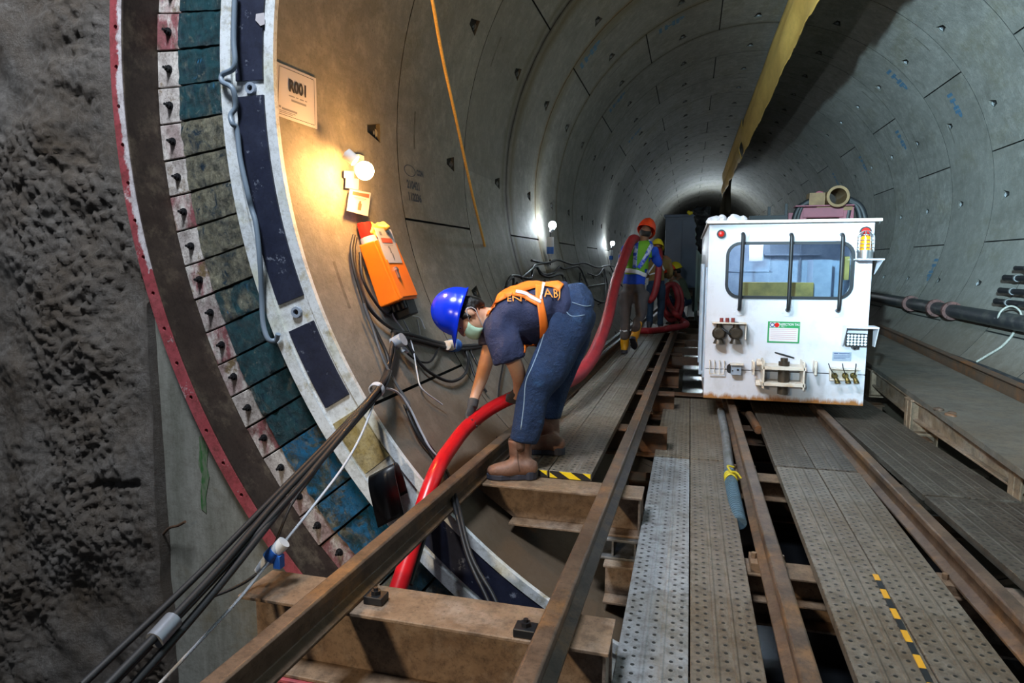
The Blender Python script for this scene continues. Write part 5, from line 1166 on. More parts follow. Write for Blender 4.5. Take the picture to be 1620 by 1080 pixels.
# ------------------------------------------------------------------ train behind the locomotive
YG = 11.0
gp_ = lambda u, v, y=YG: PY(u, v, y)
gan = thing('pump_wagon', (gp_(1310, 350).x, YG+.6, -1.279), 'maroon steel wagon frame with an open pipe on top, behind the white locomotive', 'wagon')
b = MB(); a_, d_ = gp_(1270, 329), gp_(1333, 343); b.box(((a_.x+d_.x)/2, YG, (a_.z+d_.z)/2), (d_.x-a_.x, .1, a_.z-d_.z)); b.box(((a_.x+d_.x)/2, YG, a_.z+.02), (d_.x-a_.x+.25, .3, .02)); b.box(((a_.x+d_.x)/2, YG, d_.z), (d_.x-a_.x, .14, .012))
for u in (1270, 1333, 1344): x = gp_(u, 340).x; b.box((x, YG+.02, a_.z-.85), (.10, .12, 1.7))
b.box(((a_.x+d_.x)/2, YG+.6, -1.0), (1.2, 1.6, .12)); b.box(((a_.x+d_.x)/2, YG+.3, a_.z-.85), (.9, .06, 1.6)); b.build('frame', 'maroon', gan, bevel=.004)
b = MB(); c = gp_(1320, 313); r = .138
b.ringdisc(c+V((0, -.25, 0)), (0, 1, 0), r*.86, r, .75, 32); b.ringdisc(c+V((0, -.27, 0)), (0, 1, 0), r*.86, r*1.14, .05, 32); b.box(c+V((-.25, .1, -.02)), (.22, .3, .2)); b.box(c+V((0, .1, -.16)), (.5, .3, .06))
tag(b.build('open_pipe', basic('ochre_rusty_pipe', '7a5f38', .6, .1, '5f4427', 8, bs=.2), gan), 'open rusty pipe mouth')
b = MB()
for (p, q) in (((1262, 350), (1282, 318)), ((1256, 352), (1276, 322))): b.tube([gp_(p[0], p[1]+40), gp_(p[0], p[1]), gp_((p[0]+q[0])/2-2, (p[1]+q[1])/2-8), gp_(q[0], q[1]), gp_(q[0]+12, q[1]-2)], .045, 10)
for (p, q) in (((1336, 316), (1362, 352)), ((1340, 314), (1370, 356)), ((1334, 320), (1340, 352))): b.tube([gp_(p[0], p[1]), gp_((p[0]+q[0])/2+6, (p[1]+q[1])/2-8), gp_(q[0], q[1]), gp_(q[0]+2, q[1]+40)], .05, 10)
b.build('rubber_hose', 'black_cable', gan)
b = MB(); b.tube([gp_(1284, 322), gp_(1287, 312), gp_(1294, 304), gp_(1302, 305)], .02, 8); b.box(gp_(1289, 322), (.06, .06, .1)); b.build('lever', 'maroon', gan)
for y in (YG+.2, YG+1.1):
    for x in (.41, 1.06):
        b = MB(); b.cyl((x-.03, y, -1.129), (x+.03, y, -1.129), .15, n=20); b.build('wheel', 'dark_steel', gan)
b = MB()
for (u, v0, v1, y) in ((1217, 327, 352, 13.2), (1244, 322, 352, 13.5), (1204, 343, 352, 13.2)): p = PY(u, v0, y); b.box((p.x, y, p.z-.7), (.05, .06, 1.4))
p = PY(1205, 343, 13.4); b.box((p.x+.35, 13.6, p.z-.5), (1.2, 1.2, 1.0)); b.box((.75, 13.55, -1.05), (1.2, 1.5, .12))
for y in (13.1, 14.1):
    for x in (.41, 1.02): b.cyl((x-.03, y, -1.129), (x+.03, y, -1.129), .15, n=16)
tag(b.build('equipment_wagon', 'dark_steel', bevel=.004), 'dark equipment wagon with upright posts behind the white locomotive roof', 'wagon')
# grey-blue cabinet on legs over the left track
YK = 15.5; a_, d_ = PY(1053, 343, YK), PY(1103, 455, YK)
cab = thing('tall_cabinet', ((a_.x+d_.x)/2, YK+.4, -1.12), 'tall grey-blue steel cabinet standing on a trolley over the left track', 'cabinet')
b = MB(); b.box(((a_.x+d_.x)/2, YK+.4, (a_.z+d_.z)/2), (d_.x-a_.x, .8, a_.z-d_.z)); b.box(((a_.x+d_.x)/2, YK+.4, a_.z+.02), (d_.x-a_.x+.06, .88, .06)); b.build('body', 'cabinet', cab, bevel=.008)
b = MB()
for s_ in (-1, 1): b.box(((a_.x+d_.x)/2+s_*(d_.x-a_.x)/4, YK-.008, (a_.z+d_.z)/2-.02), ((d_.x-a_.x)/2-.015, .016, a_.z-d_.z-.1))
b.box(((a_.x+d_.x)/2+.03, YK-.03, (a_.z+d_.z)/2), (.02, .03, .12)); b.build('door', 'cabinet', cab, bevel=.004)
b = MB(); b.box(((a_.x+d_.x)/2, YK+.4, d_.z-.03), (d_.x-a_.x, .7, .06))
for s_ in (-1, 1):
    for q in (.1, .7): b.box(((a_.x+d_.x)/2+s_*(d_.x-a_.x)*.42, YK+q, (d_.z-1.12)/2-.0), (.07, .07, d_.z+1.10))
b.build('trolley_frame', 'dark_steel', cab)
# grey-green uprights and shelves between cabinet and locomotive
rk = thing('pipe_rack', (PY(1108, 420, 14.5).x, 14.5, -1.25), 'pale green upright rack with crossbars between the cabinet and the locomotive', 'rack')
for (u, v0, v1) in ((1108, 386, 440), (1104, 395, 470)):
    p, q = PY(u, v0, 14.5), PY(u, v1, 14.5); b = MB(); b.box((p.x, 14.5, (p.z+q.z)/2-.25), (.06, .06, p.z-q.z+.5)); b.build('upright', 'teal_steel', rk)
for v in (368, 378, 384): p, q = PY(1104, v, 14.6), PY(1121, v, 14.6); b = MB(); b.box(((p.x+q.x)/2+.1, 14.6, p.z), (q.x-p.x+.3, .05, .05 if v > 370 else .14)); b.build('crossbar', 'teal_steel', rk)
b = MB(); p, q = PY(1112, 430, 14.3), PY(1104, 386, 14.3); b.tube([p, q], .03, 8, sub=1); b.build('strut', 'teal_steel', rk)
b = MB(); c = PY(1110, 336, 13.5)
for k in range(9): b.sphere(c+V((random.uniform(-.10, .10), random.uniform(-.1, .1), random.uniform(-.16, .14))), .09, 10)
b.tube([c+V((0, 0, -.1)), c+V((-.05, 0, -.4)), c+V((.05, 0, -.8))], .07, 10); b.tube([c+V((.04, 0, -.1)), c+V((.12, 0, -.5))], .05, 8)
tag(organic(b, 'black_sheet_bundle', 'black_plastic', vox=.02, smooth=3, disp=.05, dscale=12), 'shiny black plastic bundle hung beside the cabinet top', 'plastic bundle')
b = MB(); c = PY(1092, 337, 15.3)
for k in range(4): b.sphere(c+V((random.uniform(-.04, .04), 0, random.uniform(-.04, .05))), .04, 8)
tag(organic(b, 'yellow_rag', 'helmet_yellow', vox=.015, smooth=2), 'small bright yellow rag on the cabinet top', 'rag')
b = MB(); c = LP(1145, 347)
for k in range(14): b.sphere(V((XL+.02+.28*random.random(), YL+.05+.35*random.random(), ZT+.035)), .035+.025*random.random(), 8)
tag(organic(b, 'rag_heap', 'paper', vox=.012, smooth=2, disp=.02, dscale=25), 'crumpled pale cloth lying on the left corner of the locomotive roof', 'cloth')
# red hose lying in loops on the deck ahead
y0 = 10.6; zz = -1.15
cable('deck_hose', 'hose_dull', [PZ(1010, 523, zz), PZ(1030, 523, zz), PZ(1050, 521, -1.08), PZ(1060, 519, -1.05), PZ(1080, 516, -1.06), PZ(1086, 512, -1.05), PZ(1078, 506, -1.05), PY(1068, 496, 12.2), PY(1060, 484, 12.9), PY(1054, 470, 13.2), PY(1056, 458, 13.3)], .055, 'dull red hose crossing the deck and turning back in a sharp bend', 'hose', n=12)
for k, (cu, cv, r_) in enumerate(((1060, 474, .20), (1064, 478, .24))):
    c = PY(cu, cv, 13.0+.15*k); b = MB(); b.tube([c+CR*r_*.75*math.cos(t_)+V((0, .05*math.sin(2*t_), 0))+CU*r_*1.5*math.sin(t_) for t_ in [i*pi/8 for i in range(17)]], .055, 10, sub=2)
    tag(b.build('hose_coil', 'hose_dull'), 'loop of dull red hose held up in front of the crouching worker, %s' % ('inner' if k == 0 else 'outer'), 'hose')
# ------------------------------------------------------------------ people
def boot(mb_leather, mb_sole, toe, heel, up, side, ankle, top, r_top, foot_w=.05, scale=1):
    """toe/heel: ground points of the sole, ankle/top: shaft centre line"""
    fwd = (toe-heel).normalized(); L = (toe-heel).length; s = scale
    g = heel
    P_ = lambda q, h: heel+fwd*L*q+up*h*s
    mb_leather.loft([(P_(.02, .055), .034*s, .035*s), (P_(.15, .062), .042*s, .045*s), (P_(.38, .064), .044*s, .052*s), (P_(.62, .052), .048*s, .040*s), (P_(.82, .045), .048*s, .034*s), (P_(.96, .038), .034*s, .024*s)], side, 18)
    mb_leather.loft([(P_(.20, .05), .042*s, .055*s), (ankle, r_top*.86, r_top*.92), (ankle.lerp(top, .5), r_top*.95, r_top*1.0), (top, r_top, r_top*1.05)], side, 18)
    n = 20; vs = []
    for h in (0, .03):
        for k in range(n):
            t = 2*pi*k/n; c = math.cos(t); w = (.050 if c > 0 else .040)*s*(1-.25*abs(c)**4)
            if -.3 < c < .1: w *= .88
            vs.append(P_(.5+.52*c, h+.002)+side*w*math.sin(t))
    mb_sole.add(vs, [tuple(range(n))[::-1], tuple(range(n, 2*n))]+[(i, (i+1) % n, n+(i+1) % n, n+i) for i in range(n)])
    vs = []
    for h in (0, .045):
        for k in range(12):
            t = 2*pi*k/12; vs.append(P_(.11+.14*math.cos(t), h+.002)+side*.042*s*math.sin(t))
    mb_sole.add(vs, [tuple(range(12))[::-1], tuple(range(12, 24))]+[(i, (i+1) % 12, 12+(i+1) % 12, 12+i) for i in range(12)])
def helmet(name, mat, c, up, fwd, parent, s=1.0, label=None, stickers=False):
    up = up.normalized(); fwd = (fwd-up*fwd.dot(up)).normalized(); sd = up.cross(fwd); b = MB(); nu, nt = 10, 32; vs = []
    for i in range(nu+1):
        ph = pi/2*i/nu
        for k in range(nt):
            t = 2*pi*k/nt; r = math.sin(ph) if i else .001; f = .142*math.cos(t)*r; l = .115*math.sin(t)*r; h = .155*math.cos(ph)
            ridge = .007*math.exp(-(l/.016)**2)*(1 if i < nu-1 else .3)+.004*(math.exp(-((abs(l)-.045)/.008)**2))*(1 if i < nu-2 else 0)
            vs.append(c+(fwd*f+sd*l+up*(h+ridge))*s)
    # brim: flared skirt, long at the front
    for k in range(nt):
        t = 2*pi*k/nt; ct = math.cos(t); e = .012+.055*max(0, ct)**2; d = -.012-.022*max(0, ct)**2
        vs.append(c+(fwd*(.142*ct+e*ct)+sd*(.115*math.sin(t)+e*.35*math.sin(t))+up*d)*s)
    fs = [(i*nt+k, i*nt+(k+1) % nt, (i+1)*nt+(k+1) % nt, (i+1)*nt+k) for i in range(nu+1) for k in range(nt)]
    b.add(vs, fs, 0, True)
    o = b.build(name, mat, parent, solid=.004*s); tag(o, label)
    if stickers:
        for (a, h, sz, mm) in ((-.30, .035, .018, 'green'), (.55, .02, .012, 'mask_green')):
            t = pi/2+a*1.0; p = c+(fwd*math.cos(t)*.142+sd*-math.sin(t)*.115)*s*.99+up*h*s
            nn = (fwd*math.cos(t)+sd*-math.sin(t)*1.2+up*.25).normalized(); q = MB(); ux = nn.cross(up).normalized()
            if mm == 'green': q.box(p+nn*.004, (sz*1.6, sz*1.6, .004), ax=(ux, nn.cross(ux), nn))
            else: q.cyl(p, p+nn*.006, sz, n=14)
            q.build('sticker', mm, o)
    return o
def head(mb, c, up, fwd, s=1.0):
    """skull, jaw, nose, lips, brow and ears; c = centre of the skull"""
    up = up.normalized(); fwd = (fwd-up*fwd.dot(up)).normalized(); sd = up.cross(fwd)
    Q = lambda f, l, h: c+(fwd*f+sd*l+up*h)*s
    R = Matrix((fwd, sd, up)).transposed()
    mb.sphere(Q(-.005, 0, .02), .1*s, 20, sc=(.98, .78, .98), R=R)
    mb.loft([(Q(.02, 0, .03), .07*s, .085*s), (Q(.03, 0, -.03), .066*s, .075*s), (Q(.038, 0, -.075), .054*s, .06*s), (Q(.052, 0, -.108), .032*s, .036*s)], sd, 18)
    mb.loft([(Q(.095, 0, .025), .009*s, .01*s), (Q(.112, 0, -.012), .014*s, .016*s), (Q(.106, 0, -.028), .018*s, .012*s)], sd, 10)
    mb.loft([(Q(.096, -.025, -.062), .006*s, .006*s), (Q(.104, 0, -.060), .010*s, .010*s), (Q(.096, .025, -.062), .006*s, .006*s)], up, 8)
    mb.loft([(Q(.092, -.045, .036), .008*s, .010*s), (Q(.1, 0, .036), .010*s, .012*s), (Q(.092, .045, .036), .008*s, .010*s)], up, 8)
    for sg in (-1, 1): mb.sphere(Q(-.005, sg*.080, -.005), .032*s, 12, sc=(.65, .3, 1.05), R=R)
    return Q, sd
def eyes(Q, parent, s=1):
    for sg in (-1, 1):
        b = MB(); b.sphere(Q(.082, sg*.032, .014), .013*s, 10, mi=0); b.sphere(Q(.0925, sg*.032, .013), .0055*s, 8, mi=1); b.build('eye', ['paper', 'ink'], parent)
def hand(mb, wrist, d, palm_n, curl=.6, s=1.0, thumb=1):
    """palm with five separate bent fingers: d points along the hand, palm_n towards the palm side"""
    d = d.normalized(); n_ = (palm_n-d*palm_n.dot(d)).normalized(); sd = d.cross(n_)*thumb
    mb.loft([(wrist-d*.02*s, .028*s, .022*s), (wrist+d*.03*s, .038*s, .019*s), (wrist+d*.075*s, .044*s, .017*s), (wrist+d*.095*s, .040*s, .014*s)], sd, 16)
    for k, (o, L) in enumerate(((.030, .070), (.010, .080), (-.010, .074), (-.029, .058))):
        b0 = wrist+d*.088*s+sd*o*s; a = curl*(.75+.12*k); p1 = b0+(d*math.cos(a)+n_*math.sin(a))*L*.42*s; a2 = a+curl*1.1; p2 = p1+(d*math.cos(a2)+n_*math.sin(a2))*L*.33*s; a3 = a2+curl*.8; p3 = p2+(d*math.cos(a3)+n_*math.sin(a3))*L*.28*s
        mb.loft([(b0-d*.02*s, .010*s, .010*s), (b0, .0098*s, .0098*s), (p1, .009*s, .009*s), (p2, .0085*s, .0085*s), (p3, .0065*s, .0065*s)], sd, 10, sub=3)
    t0 = wrist+d*.03*s+sd*.030*s; t1 = t0+(d*.55+sd*.75+n_*.35).normalized()*.038*s; t2 = t1+(d*.85+sd*.25+n_*.55).normalized()*.030*s; t3 = t2+(d*.8-sd*.15+n_*.6).normalized()*.024*s
    mb.loft([(t0-sd*.01*s, .014*s, .014*s), (t1, .012*s, .012*s), (t2, .0105*s, .0105*s), (t3, .007*s, .007*s)], n_, 10, sub=3)

# --- worker bending over the red hose (navy tee, blue helmet)
w1 = thing('person', D(835, 752, 3.95), 'person bending over in blue helmet, navy tee and orange straps, gripping red hose', 'person')
SY = CF                                            # across the body, away from the camera
dn_, df_ = 3.80, 4.14                              # near and far side depths
nb, sb = MB(), MB()
# near (left) boot
zn = -1.2505
toe = PZ(771, 757, zn); heel = PZ(849, 757, zn); 
boot(nb, sb, toe, heel, V((0, 0, 1)), V((0, 1, 0)), D(826, 733, 3.80), D(821, 694, 3.79), .068, scale=1.15)
bo1 = organic(nb, 'boot', 'boot', w1, vox=.009, smooth=5, disp=.006, dscale=18); tag(bo1, 'brown leather boot, nearer the camera'); so1 = sb.build('sole', 'sole', bo1, bevel=.006)
q = MB(); bv = world_bvh(bo1)
ribbon(q, bv, [(803, 693), (815, 696), (830, 697), (839, 695)], 3.5, .004, 3.8); ribbon(q, bv, [(822, 697), (822, 709), (824, 709), (824, 697)], 9, .006, 3.8); ribbon(q, bv, [(818, 712), (820, 735), (822, 745)], 1.5, .003, 3.8)
q.build('boot_trim', basic('dark_boot_trim', '5b4133', .6, bs=.1), bo1, solid=.003)
nb, sb = MB(), MB()
zf = -1.2045
heel = PZ(892, 719, zf); toe = heel+V((-.27, -.02, 0))
boot(nb, sb, toe, heel, V((0, 0, 1)), V((0, 1, 0)), D(871, 692, 4.22), D(866, 655, 4.20), .068, scale=1.1)
bo2 = organic(nb, 'boot', 'boot', w1, vox=.009, smooth=5, disp=.006, dscale=18); tag(bo2, 'brown leather boot, farther from the camera'); sb.build('sole', 'sole', bo2, bevel=.006)
# jeans
b = MB()
b.loft([(D(880, 502, 3.97), .155, .12), (D(892, 492, 3.97), .175, .150), (D(908, 488, 3.97), .180, .150), (D(918, 500, 3.97), .165, .125)], SY, 26)
b.loft([(D(908, 488, 3.90), .105, .145), (D(900, 515, 3.87), .105, .142), (D(884, 550, 3.84), .098, .130), (D(862, 592, 3.80), .085, .112), (D(849, 618, 3.80), .080, .098), (D(839, 650, 3.79), .079, .090), (D(829, 688, 3.79), .080, .086), (D(827, 698, 3.79), .080, .084)], SY, 24, cap=.05)
b.loft([(D(908, 490, 4.06), .105, .14), (D(904, 520, 4.10), .1, .125), (D(898, 560, 4.14), .092, .105), (D(882, 600, 4.18), .084, .095), (D(874, 630, 4.20), .080, .090), (D(868, 655, 4.20), .080, .088), (D(867, 661, 4.20), .08, .086)], SY, 24, cap=.05)
jeans = organic(b, 'jeans', 'denim', w1, vox=.010, smooth=5, disp=.022, dscale=9, stretch=(1, 1, .5))
# tee shirt
b = MB()
b.loft([(D(904, 482, 3.97), .170, .135), (D(885, 487, 3.97), .182, .160), (D(860, 493, 3.97), .19, .176), (D(835, 499, 3.97), .2, .188), (D(812, 505, 3.97), .212, .182), (D(793, 509, 3.97), .215, .15), (D(779, 508, 3.97), .175, .112), (D(769, 503, 3.97), .09, .072)], SY, 28, cap=.2)
b.loft([(D(800, 503, 3.86), .075, .11), (D(794, 522, 3.80), .078, .105), (D(797, 545, 3.765), .08, .102), (D(803, 562, 3.75), .082, .100), (D(806, 571, 3.75), .082, .098)], SY, 22, cap=.03)
b.loft([(D(792, 505, 4.10), .075, .10), (D(780, 520, 4.17), .078, .088), (D(776, 538, 4.20), .076, .080), (D(775, 548, 4.20), .076, .078)], SY, 22, cap=.03)
tee = organic(b, 'tee_shirt', 'tee', w1, vox=.010, smooth=5, disp=.026, dscale=8, stretch=(1.8, 1, .6))
# body: trunk, neck, head and both arms in one surface
b = MB()
b.loft([(D(885, 490, 3.97), .13, .11), (D(850, 496, 3.97), .14, .13), (D(815, 504, 3.97), .16, .13), (D(785, 508, 3.97), .14, .095), (D(770, 502, 3.97), .066, .064), (D(758, 500, 3.96), .060, .062), (D(748, 500, 3.95), .06, .07)], SY, 22)
HC = D(741, 499, 3.94)
hup = (D(700, 480, 3.94)-D(741, 499, 3.94)).normalized(); hf = (D(724, 533, 3.92)-D(754, 467, 3.97)).normalized()
hup = (-CR*.90+CU*.36-CF*.03).normalized(); hf = (hf-hup*hf.dot(hup)).normalized()
Q, hs = head(b, HC, hup, hf, 1.04)
b.loft([(D(792, 515, 3.82), .06, .06), (D(800, 545, 3.77), .052, .055), (D(814, 575, 3.78), .044, .048), (D(820, 592, 3.82), .041, .045), (D(821, 606, 3.89), .034, .037), (D(819, 620, 3.97), .028, .030), (D(816, 628, 4.01), .026, .026)], SY, 16)
b.loft([(D(782, 515, 4.12), .058, .058), (D(776, 545, 4.20), .050, .052), (D(768, 576, 4.20), .046, .048), (D(761, 600, 4.16), .041, .042), (D(752, 625, 4.10), .032, .033), (D(747, 642, 4.06), .027, .028)], SY, 16)
body = organic(b, 'body', 'skin', w1, vox=.0075, smooth=4)
eyes(Q, w1, 1.0)
# hair below the helmet
b = MB(); R = Matrix((hf, hs, hup)).transposed()
b.sphere(Q(-.012, 0, .022), .106, 18, sc=(.97, .80, .92), R=R)
for sg in (-1, 1): b.loft([(Q(.03, sg*.078, .03), .012, .02), (Q(.015, sg*.081, .0), .01, .016), (Q(.02, sg*.08, -.02), .006, .008)], hs, 8)
b.loft([(Q(-.07, 0, .02), .075, .05), (Q(-.085, 0, -.03), .065, .035), (Q(-.085, 0, -.06), .05, .02)], hs, 14)
hair = organic(b, 'hair', 'hair', w1, vox=.008, smooth=2, disp=.006, dscale=60)
# cut the face free: move hair vertices that would cover the face back
fw = w1.location
for v in hair.data.vertices:
    p = v.co+fw-HC; f, h = p.dot(hf), p.dot(hup)
    if f > .055: v.co -= hf*(f-.055)*.9
helmet('helmet', 'helmet_blue', Q(.0, 0, .058), hup+hf*.10, hf, w1, 1.06, 'bright blue safety helmet', True)
# face mask with loops
b = MB(); vs = []; nx_, nz_ = 10, 6
for i in range(nz_+1):
    for k in range(nx_+1):
        t = (k/nx_-.5)*2; h = -.018-.09*i/nz_; bul = .03*math.sin(pi*(.15+.7*i/nz_)); vs.append(Q(.098+bul*.8-.062*t*t, .066*t, h))
b.add(vs, [(i*(nx_+1)+k, i*(nx_+1)+k+1, (i+1)*(nx_+1)+k+1, (i+1)*(nx_+1)+k) for i in range(nz_) for k in range(nx_)], 0, True)
mk = b.build('face_mask', 'mask_green', w1, solid=.003); tag(mk, 'pale green face mask')
b = MB()
for sg in (-1, 1):
    b.tube([Q(.04, sg*.068, -.02), Q(.02, sg*.085, -.002), Q(-.015, sg*.092, .02), Q(-.035, sg*.088, 0)], .0028, 6); b.tube([Q(.035, sg*.066, -.10), Q(.0, sg*.085, -.06), Q(-.03, sg*.09, -.03), Q(-.035, sg*.088, 0)], .0028, 6)
b.build('ear_loop', 'paper', mk)
# gloves
b = MB(); hand(b, D(816, 622, 3.98), D(808, 640, 4.06)-D(816, 622, 3.98)+CF*.02, CF*1.0-CR*.2-CU*.2, .75, 1.05, 1)
g1 = organic(b, 'glove', 'glove', w1, vox=.0045, smooth=2); tag(g1, 'grey knitted glove closed on the hose')
b = MB(); hand(b, D(748, 640, 4.07), D(738, 676, 3.99)-D(748, 640, 4.07), -CF*.55+CR*.8-CU*.1, .55, 1.08, -1); b.loft([(D(749, 632, 4.08), .036, .036), (D(747, 644, 4.06), .036, .034)], SY, 14)
g2 = organic(b, 'glove', 'glove', w1, vox=.0045, smooth=2); tag(g2, 'grey knitted glove reaching over the hose')
# vest straps, reflective tape and printing laid on the shirt
bv = world_bvh(tee)
q = MB()
ribbon(q, bv, [(772, 481), (790, 470), (815, 460), (838, 453), (858, 448), (876, 450), (888, 457)], 13, .010, 3.97, nx=4)
ribbon(q, bv, [(768, 500), (772, 489), (785, 478), (800, 470)], 7, .011, 3.8)
ribbon(q, bv, [(853, 452), (853, 470), (856, 490), (859, 512), (860, 530), (859, 545)], 12, .011, 3.8, nx=4)
ribbon(q, bv, [(812, 463), (826, 466), (840, 473), (852, 480)], 11, .010, 3.8, nx=4)
vest = q.build('vest_strap', 'vest_orange', w1, solid=.004); tag(vest, 'orange vest strap')
for pth, wd_ in (([(861, 450), (858, 462), (855, 475)], 5), ([(818, 463), (832, 467), (846, 475), (855, 480)], 4.5)):
    q = MB(); ribbon(q, bv, pth, wd_, .015, 3.8); tag(q.build('reflective_tape', 'reflect', vest, solid=.003), 'silver reflective tape')
q = MB(); ribbon(q, bv, [(828, 553), (842, 556), (853, 552)], 10, .01, 3.85); q.build('vest_front', 'vest_orange', vest, solid=.003)
q = MB()
for txt, cx, cy, hgt, wd in (('ENTU', 826, 474, 9, 1.5), ('ABJ', 875, 466, 13, .95)):
    vs_, fs_ = text_verts(txt, hgt*1.4, .02, 1); q.add([onto(bv, cx+p.x*wd, cy-p.y*1.0+p.x*(.0 if txt == 'ABJ' else -.08), .014, 3.9) for p in vs_], fs_)
tag(q.build('back_print', basic('orange_print', 'd98a35', .8, bs=0), tee), 'orange lettering across the back')
bj = world_bvh(jeans); q = MB()
ribbon(q, bj, [(861, 528), (852, 555), (842, 580), (832, 605), (829, 640), (824, 680)], 1.4, .002, 3.8); ribbon(q, bj, [(905, 478), (925, 484), (935, 483)], 1.2, .002, 3.8); ribbon(q, bj, [(884, 470), (894, 490), (905, 500), (925, 498)], 1.2, .002, 3.8)
q.build('stitching', 'thread', jeans, solid=.001)

# --- standing figure builder for the people farther away (pixel = figure-space template mapped to metres)
def figure(name, label, base, H, fwd, pose, mats, group=None):
    """base: ground point, H: height, fwd: facing. pose: dict of joint offsets (right, forward, up) in units of H"""
    root = thing(name, base, label, 'person', group); up = V((0, 0, 1)); f = fwd.normalized(); r = f.cross(up).normalized()
    J = {k: base+(r*p[0]+f*p[1]+up*p[2])*H for k, p in pose.items()}
    vx = .012*H
    b = MB()
    b.loft([(J['pelvis']-up*.03*H, .085*H, .06*H), (J['pelvis']+up*.03*H, .09*H, .068*H)], r, 18)
    for s in 'LR':
        b.loft([(J['hip'+s], .056*H, .062*H), (J['hip'+s].lerp(J['knee'+s], .5), .05*H, .053*H), (J['knee'+s], .040*H, .043*H), (J['knee'+s].lerp(J['ank'+s], .4), .037*H, .042*H), (J['ank'+s], .034*H, .037*H)], r, 16)
    o = organic(b, 'trousers', mats['trousers'], root, vox=vx, smooth=4, disp=.010*H, dscale=10)
    b = MB()
    b.loft([(J['pelvis']+up*.02*H, .088*H, .066*H), (J['waist'], .085*H, .064*H), (J['chest'], .105*H, .072*H), (J['neck']-up*.025*H, .095*H, .055*H), (J['neck'], .04*H, .04*H)], r, 20)
    for s in 'LR': b.loft([(J['sho'+s], .045*H, .045*H), (J['sho'+s].lerp(J['elb'+s], .5), .037*H, .038*H), (J['elb'+s], .032*H, .034*H), (J['wri'+s], .024*H, .024*H)], r, 14)
    sh = organic(b, 'shirt', mats['shirt'], root, vox=vx, smooth=4, disp=.008*H, dscale=12)
    b = MB(); hu = (J['head']-J['neck']).normalized(); hf_ = (J['look']-J['head']).normalized()
    b.loft([(J['chest'], .07*H, .05*H), (J['neck'], .034*H, .036*H), (J['head']-hu*.02*H, .032*H, .036*H)], r, 14)
    for s in 'LR': b.loft([(J['neck']-up*.03*H, .03*H, .03*H), (J['sho'+s], .03*H, .03*H), (J['elb'+s], .024*H, .024*H), (J['wri'+s], .017*H, .017*H)], r, 10)
    Qh, s_ = head(b, J['head'], hu, hf_, H/1.75)
    for s in 'LR':
        d = (J['wri'+s]-J['elb'+s]).normalized(); hand(b, J['wri'+s], d, f*.5-r*(1 if s == 'R' else -1), .7, H/1.75, 1 if s == 'R' else -1)
    organic(b, 'body', mats.get('skin', 'skin_dark'), root, vox=.0085*H/1.75, smooth=3)
    b = MB(); b.sphere(Qh(-.012, 0, .02), .104*H/1.75, 14, sc=(.95, .8, .9), R=Matrix((hf_, s_, hu)).transposed()); hr = organic(b, 'hair', 'hair', root, vox=.012, smooth=2)
    for v in hr.data.vertices:
        p = v.co+root.location-J['head']; ff = p.dot(hf_)
        if ff > .05: v.co -= hf_*(ff-.05)*.9
    eyes(Qh, root, H/1.75)
    helmet('helmet', mats['helmet'], Qh(0, 0, .055), hu, hf_, root, H/1.75*1.06)
    for s in 'LR':
        nb, sb = MB(), MB(); a = J['ank'+s]; toe, heel = J['toe'+s], J['heel'+s]; tu = r.cross((toe-heel).normalized()); tu = tu if tu.z > 0 or abs(tu.z) < .3 and tu.dot(J['knee'+s]-a) > 0 else -tu
        boot(nb, sb, toe, heel, tu, r, heel.lerp(toe, .2)+(J['knee'+s]-a).normalized()*.06*H, a.lerp(J['knee'+s], mats.get('boot_h', .12)), .037*H, scale=H/1.75)
        bo = organic(nb, 'boot', mats['boot'], root, vox=.011, smooth=4); sb.build('sole', 'sole', bo, bevel=.004)
    return root, J, sh, o
# walker in the green reflective vest, yellow boots, red hose on the shoulder
base = PZ(992, 561, -1.2045); 
d9 = base.dot(CF); mpp = d9/F
def rel(u, v, fo=0, H=1.70):   # picture point at the walker's depth -> offsets in units of H
    p = D(u, v, d9+fo)-base; return (p.x/H, p.y/H, p.z/H)
fy = V((0, 1, 0))
pose = dict(pelvis=rel(1003, 455), hipL=rel(991, 462), hipR=rel(1016, 462), kneeL=rel(989, 502, .02), ankL=rel(988, 536, -.02), heelL=rel(988, 559, -.06), toeL=rel(987, 557, .20),
 kneeR=rel(1013, 500, -.02), ankR=rel(1004, 522, -.20), heelR=rel(1000, 536, -.27), toeR=rel(1004, 553, -.12),
 waist=rel(1005, 432), chest=rel(1009, 403), neck=rel(1017, 382, .02), head=rel(1021, 369, .05), look=rel(1028, 371, .6),
 shoL=rel(991, 392), elbL=rel(984, 408, .10), wriL=rel(996, 398, .22), shoR=rel(1032, 394), elbR=rel(1042, 416, .08), wriR=rel(1038, 402, .26))
w2, J2, sh2, tr2 = figure('person', 'person walking away in orange helmet, green vest and yellow boots, carrying red hose', base, 1.70, fy, pose, dict(trousers='grey_trousers', shirt='blue_shirt', helmet='helmet_orange', boot='boot_yellow', boot_h=.55))
for ch in w2.children:
    if ch.name.startswith('boot'): ch['label'] = 'yellow rubber boot'
bv = world_bvh(sh2); q = MB()
def patch(mb, bvh, poly_rows, off, d): # rows of picture points
    n = len(poly_rows[0]); vs = []
    for row in poly_rows: vs += [onto(bvh, u, v, off, d) for u, v in row]
    mb.add(vs, [(i*n+k, i*n+k+1, (i+1)*n+k+1, (i+1)*n+k) for i in range(len(poly_rows)-1) for k in range(n-1)], 0, True)
rows = []
for i in range(13):
    q_ = i/12; v = 379+q_*55; ul = 1002-(12*min(1, q_*2.2)); ur = 1026+4*min(1, q_*3)-6*max(0, q_-.6); rows.append([(ul+(ur-ul)*k/8, v) for k in range(9)])
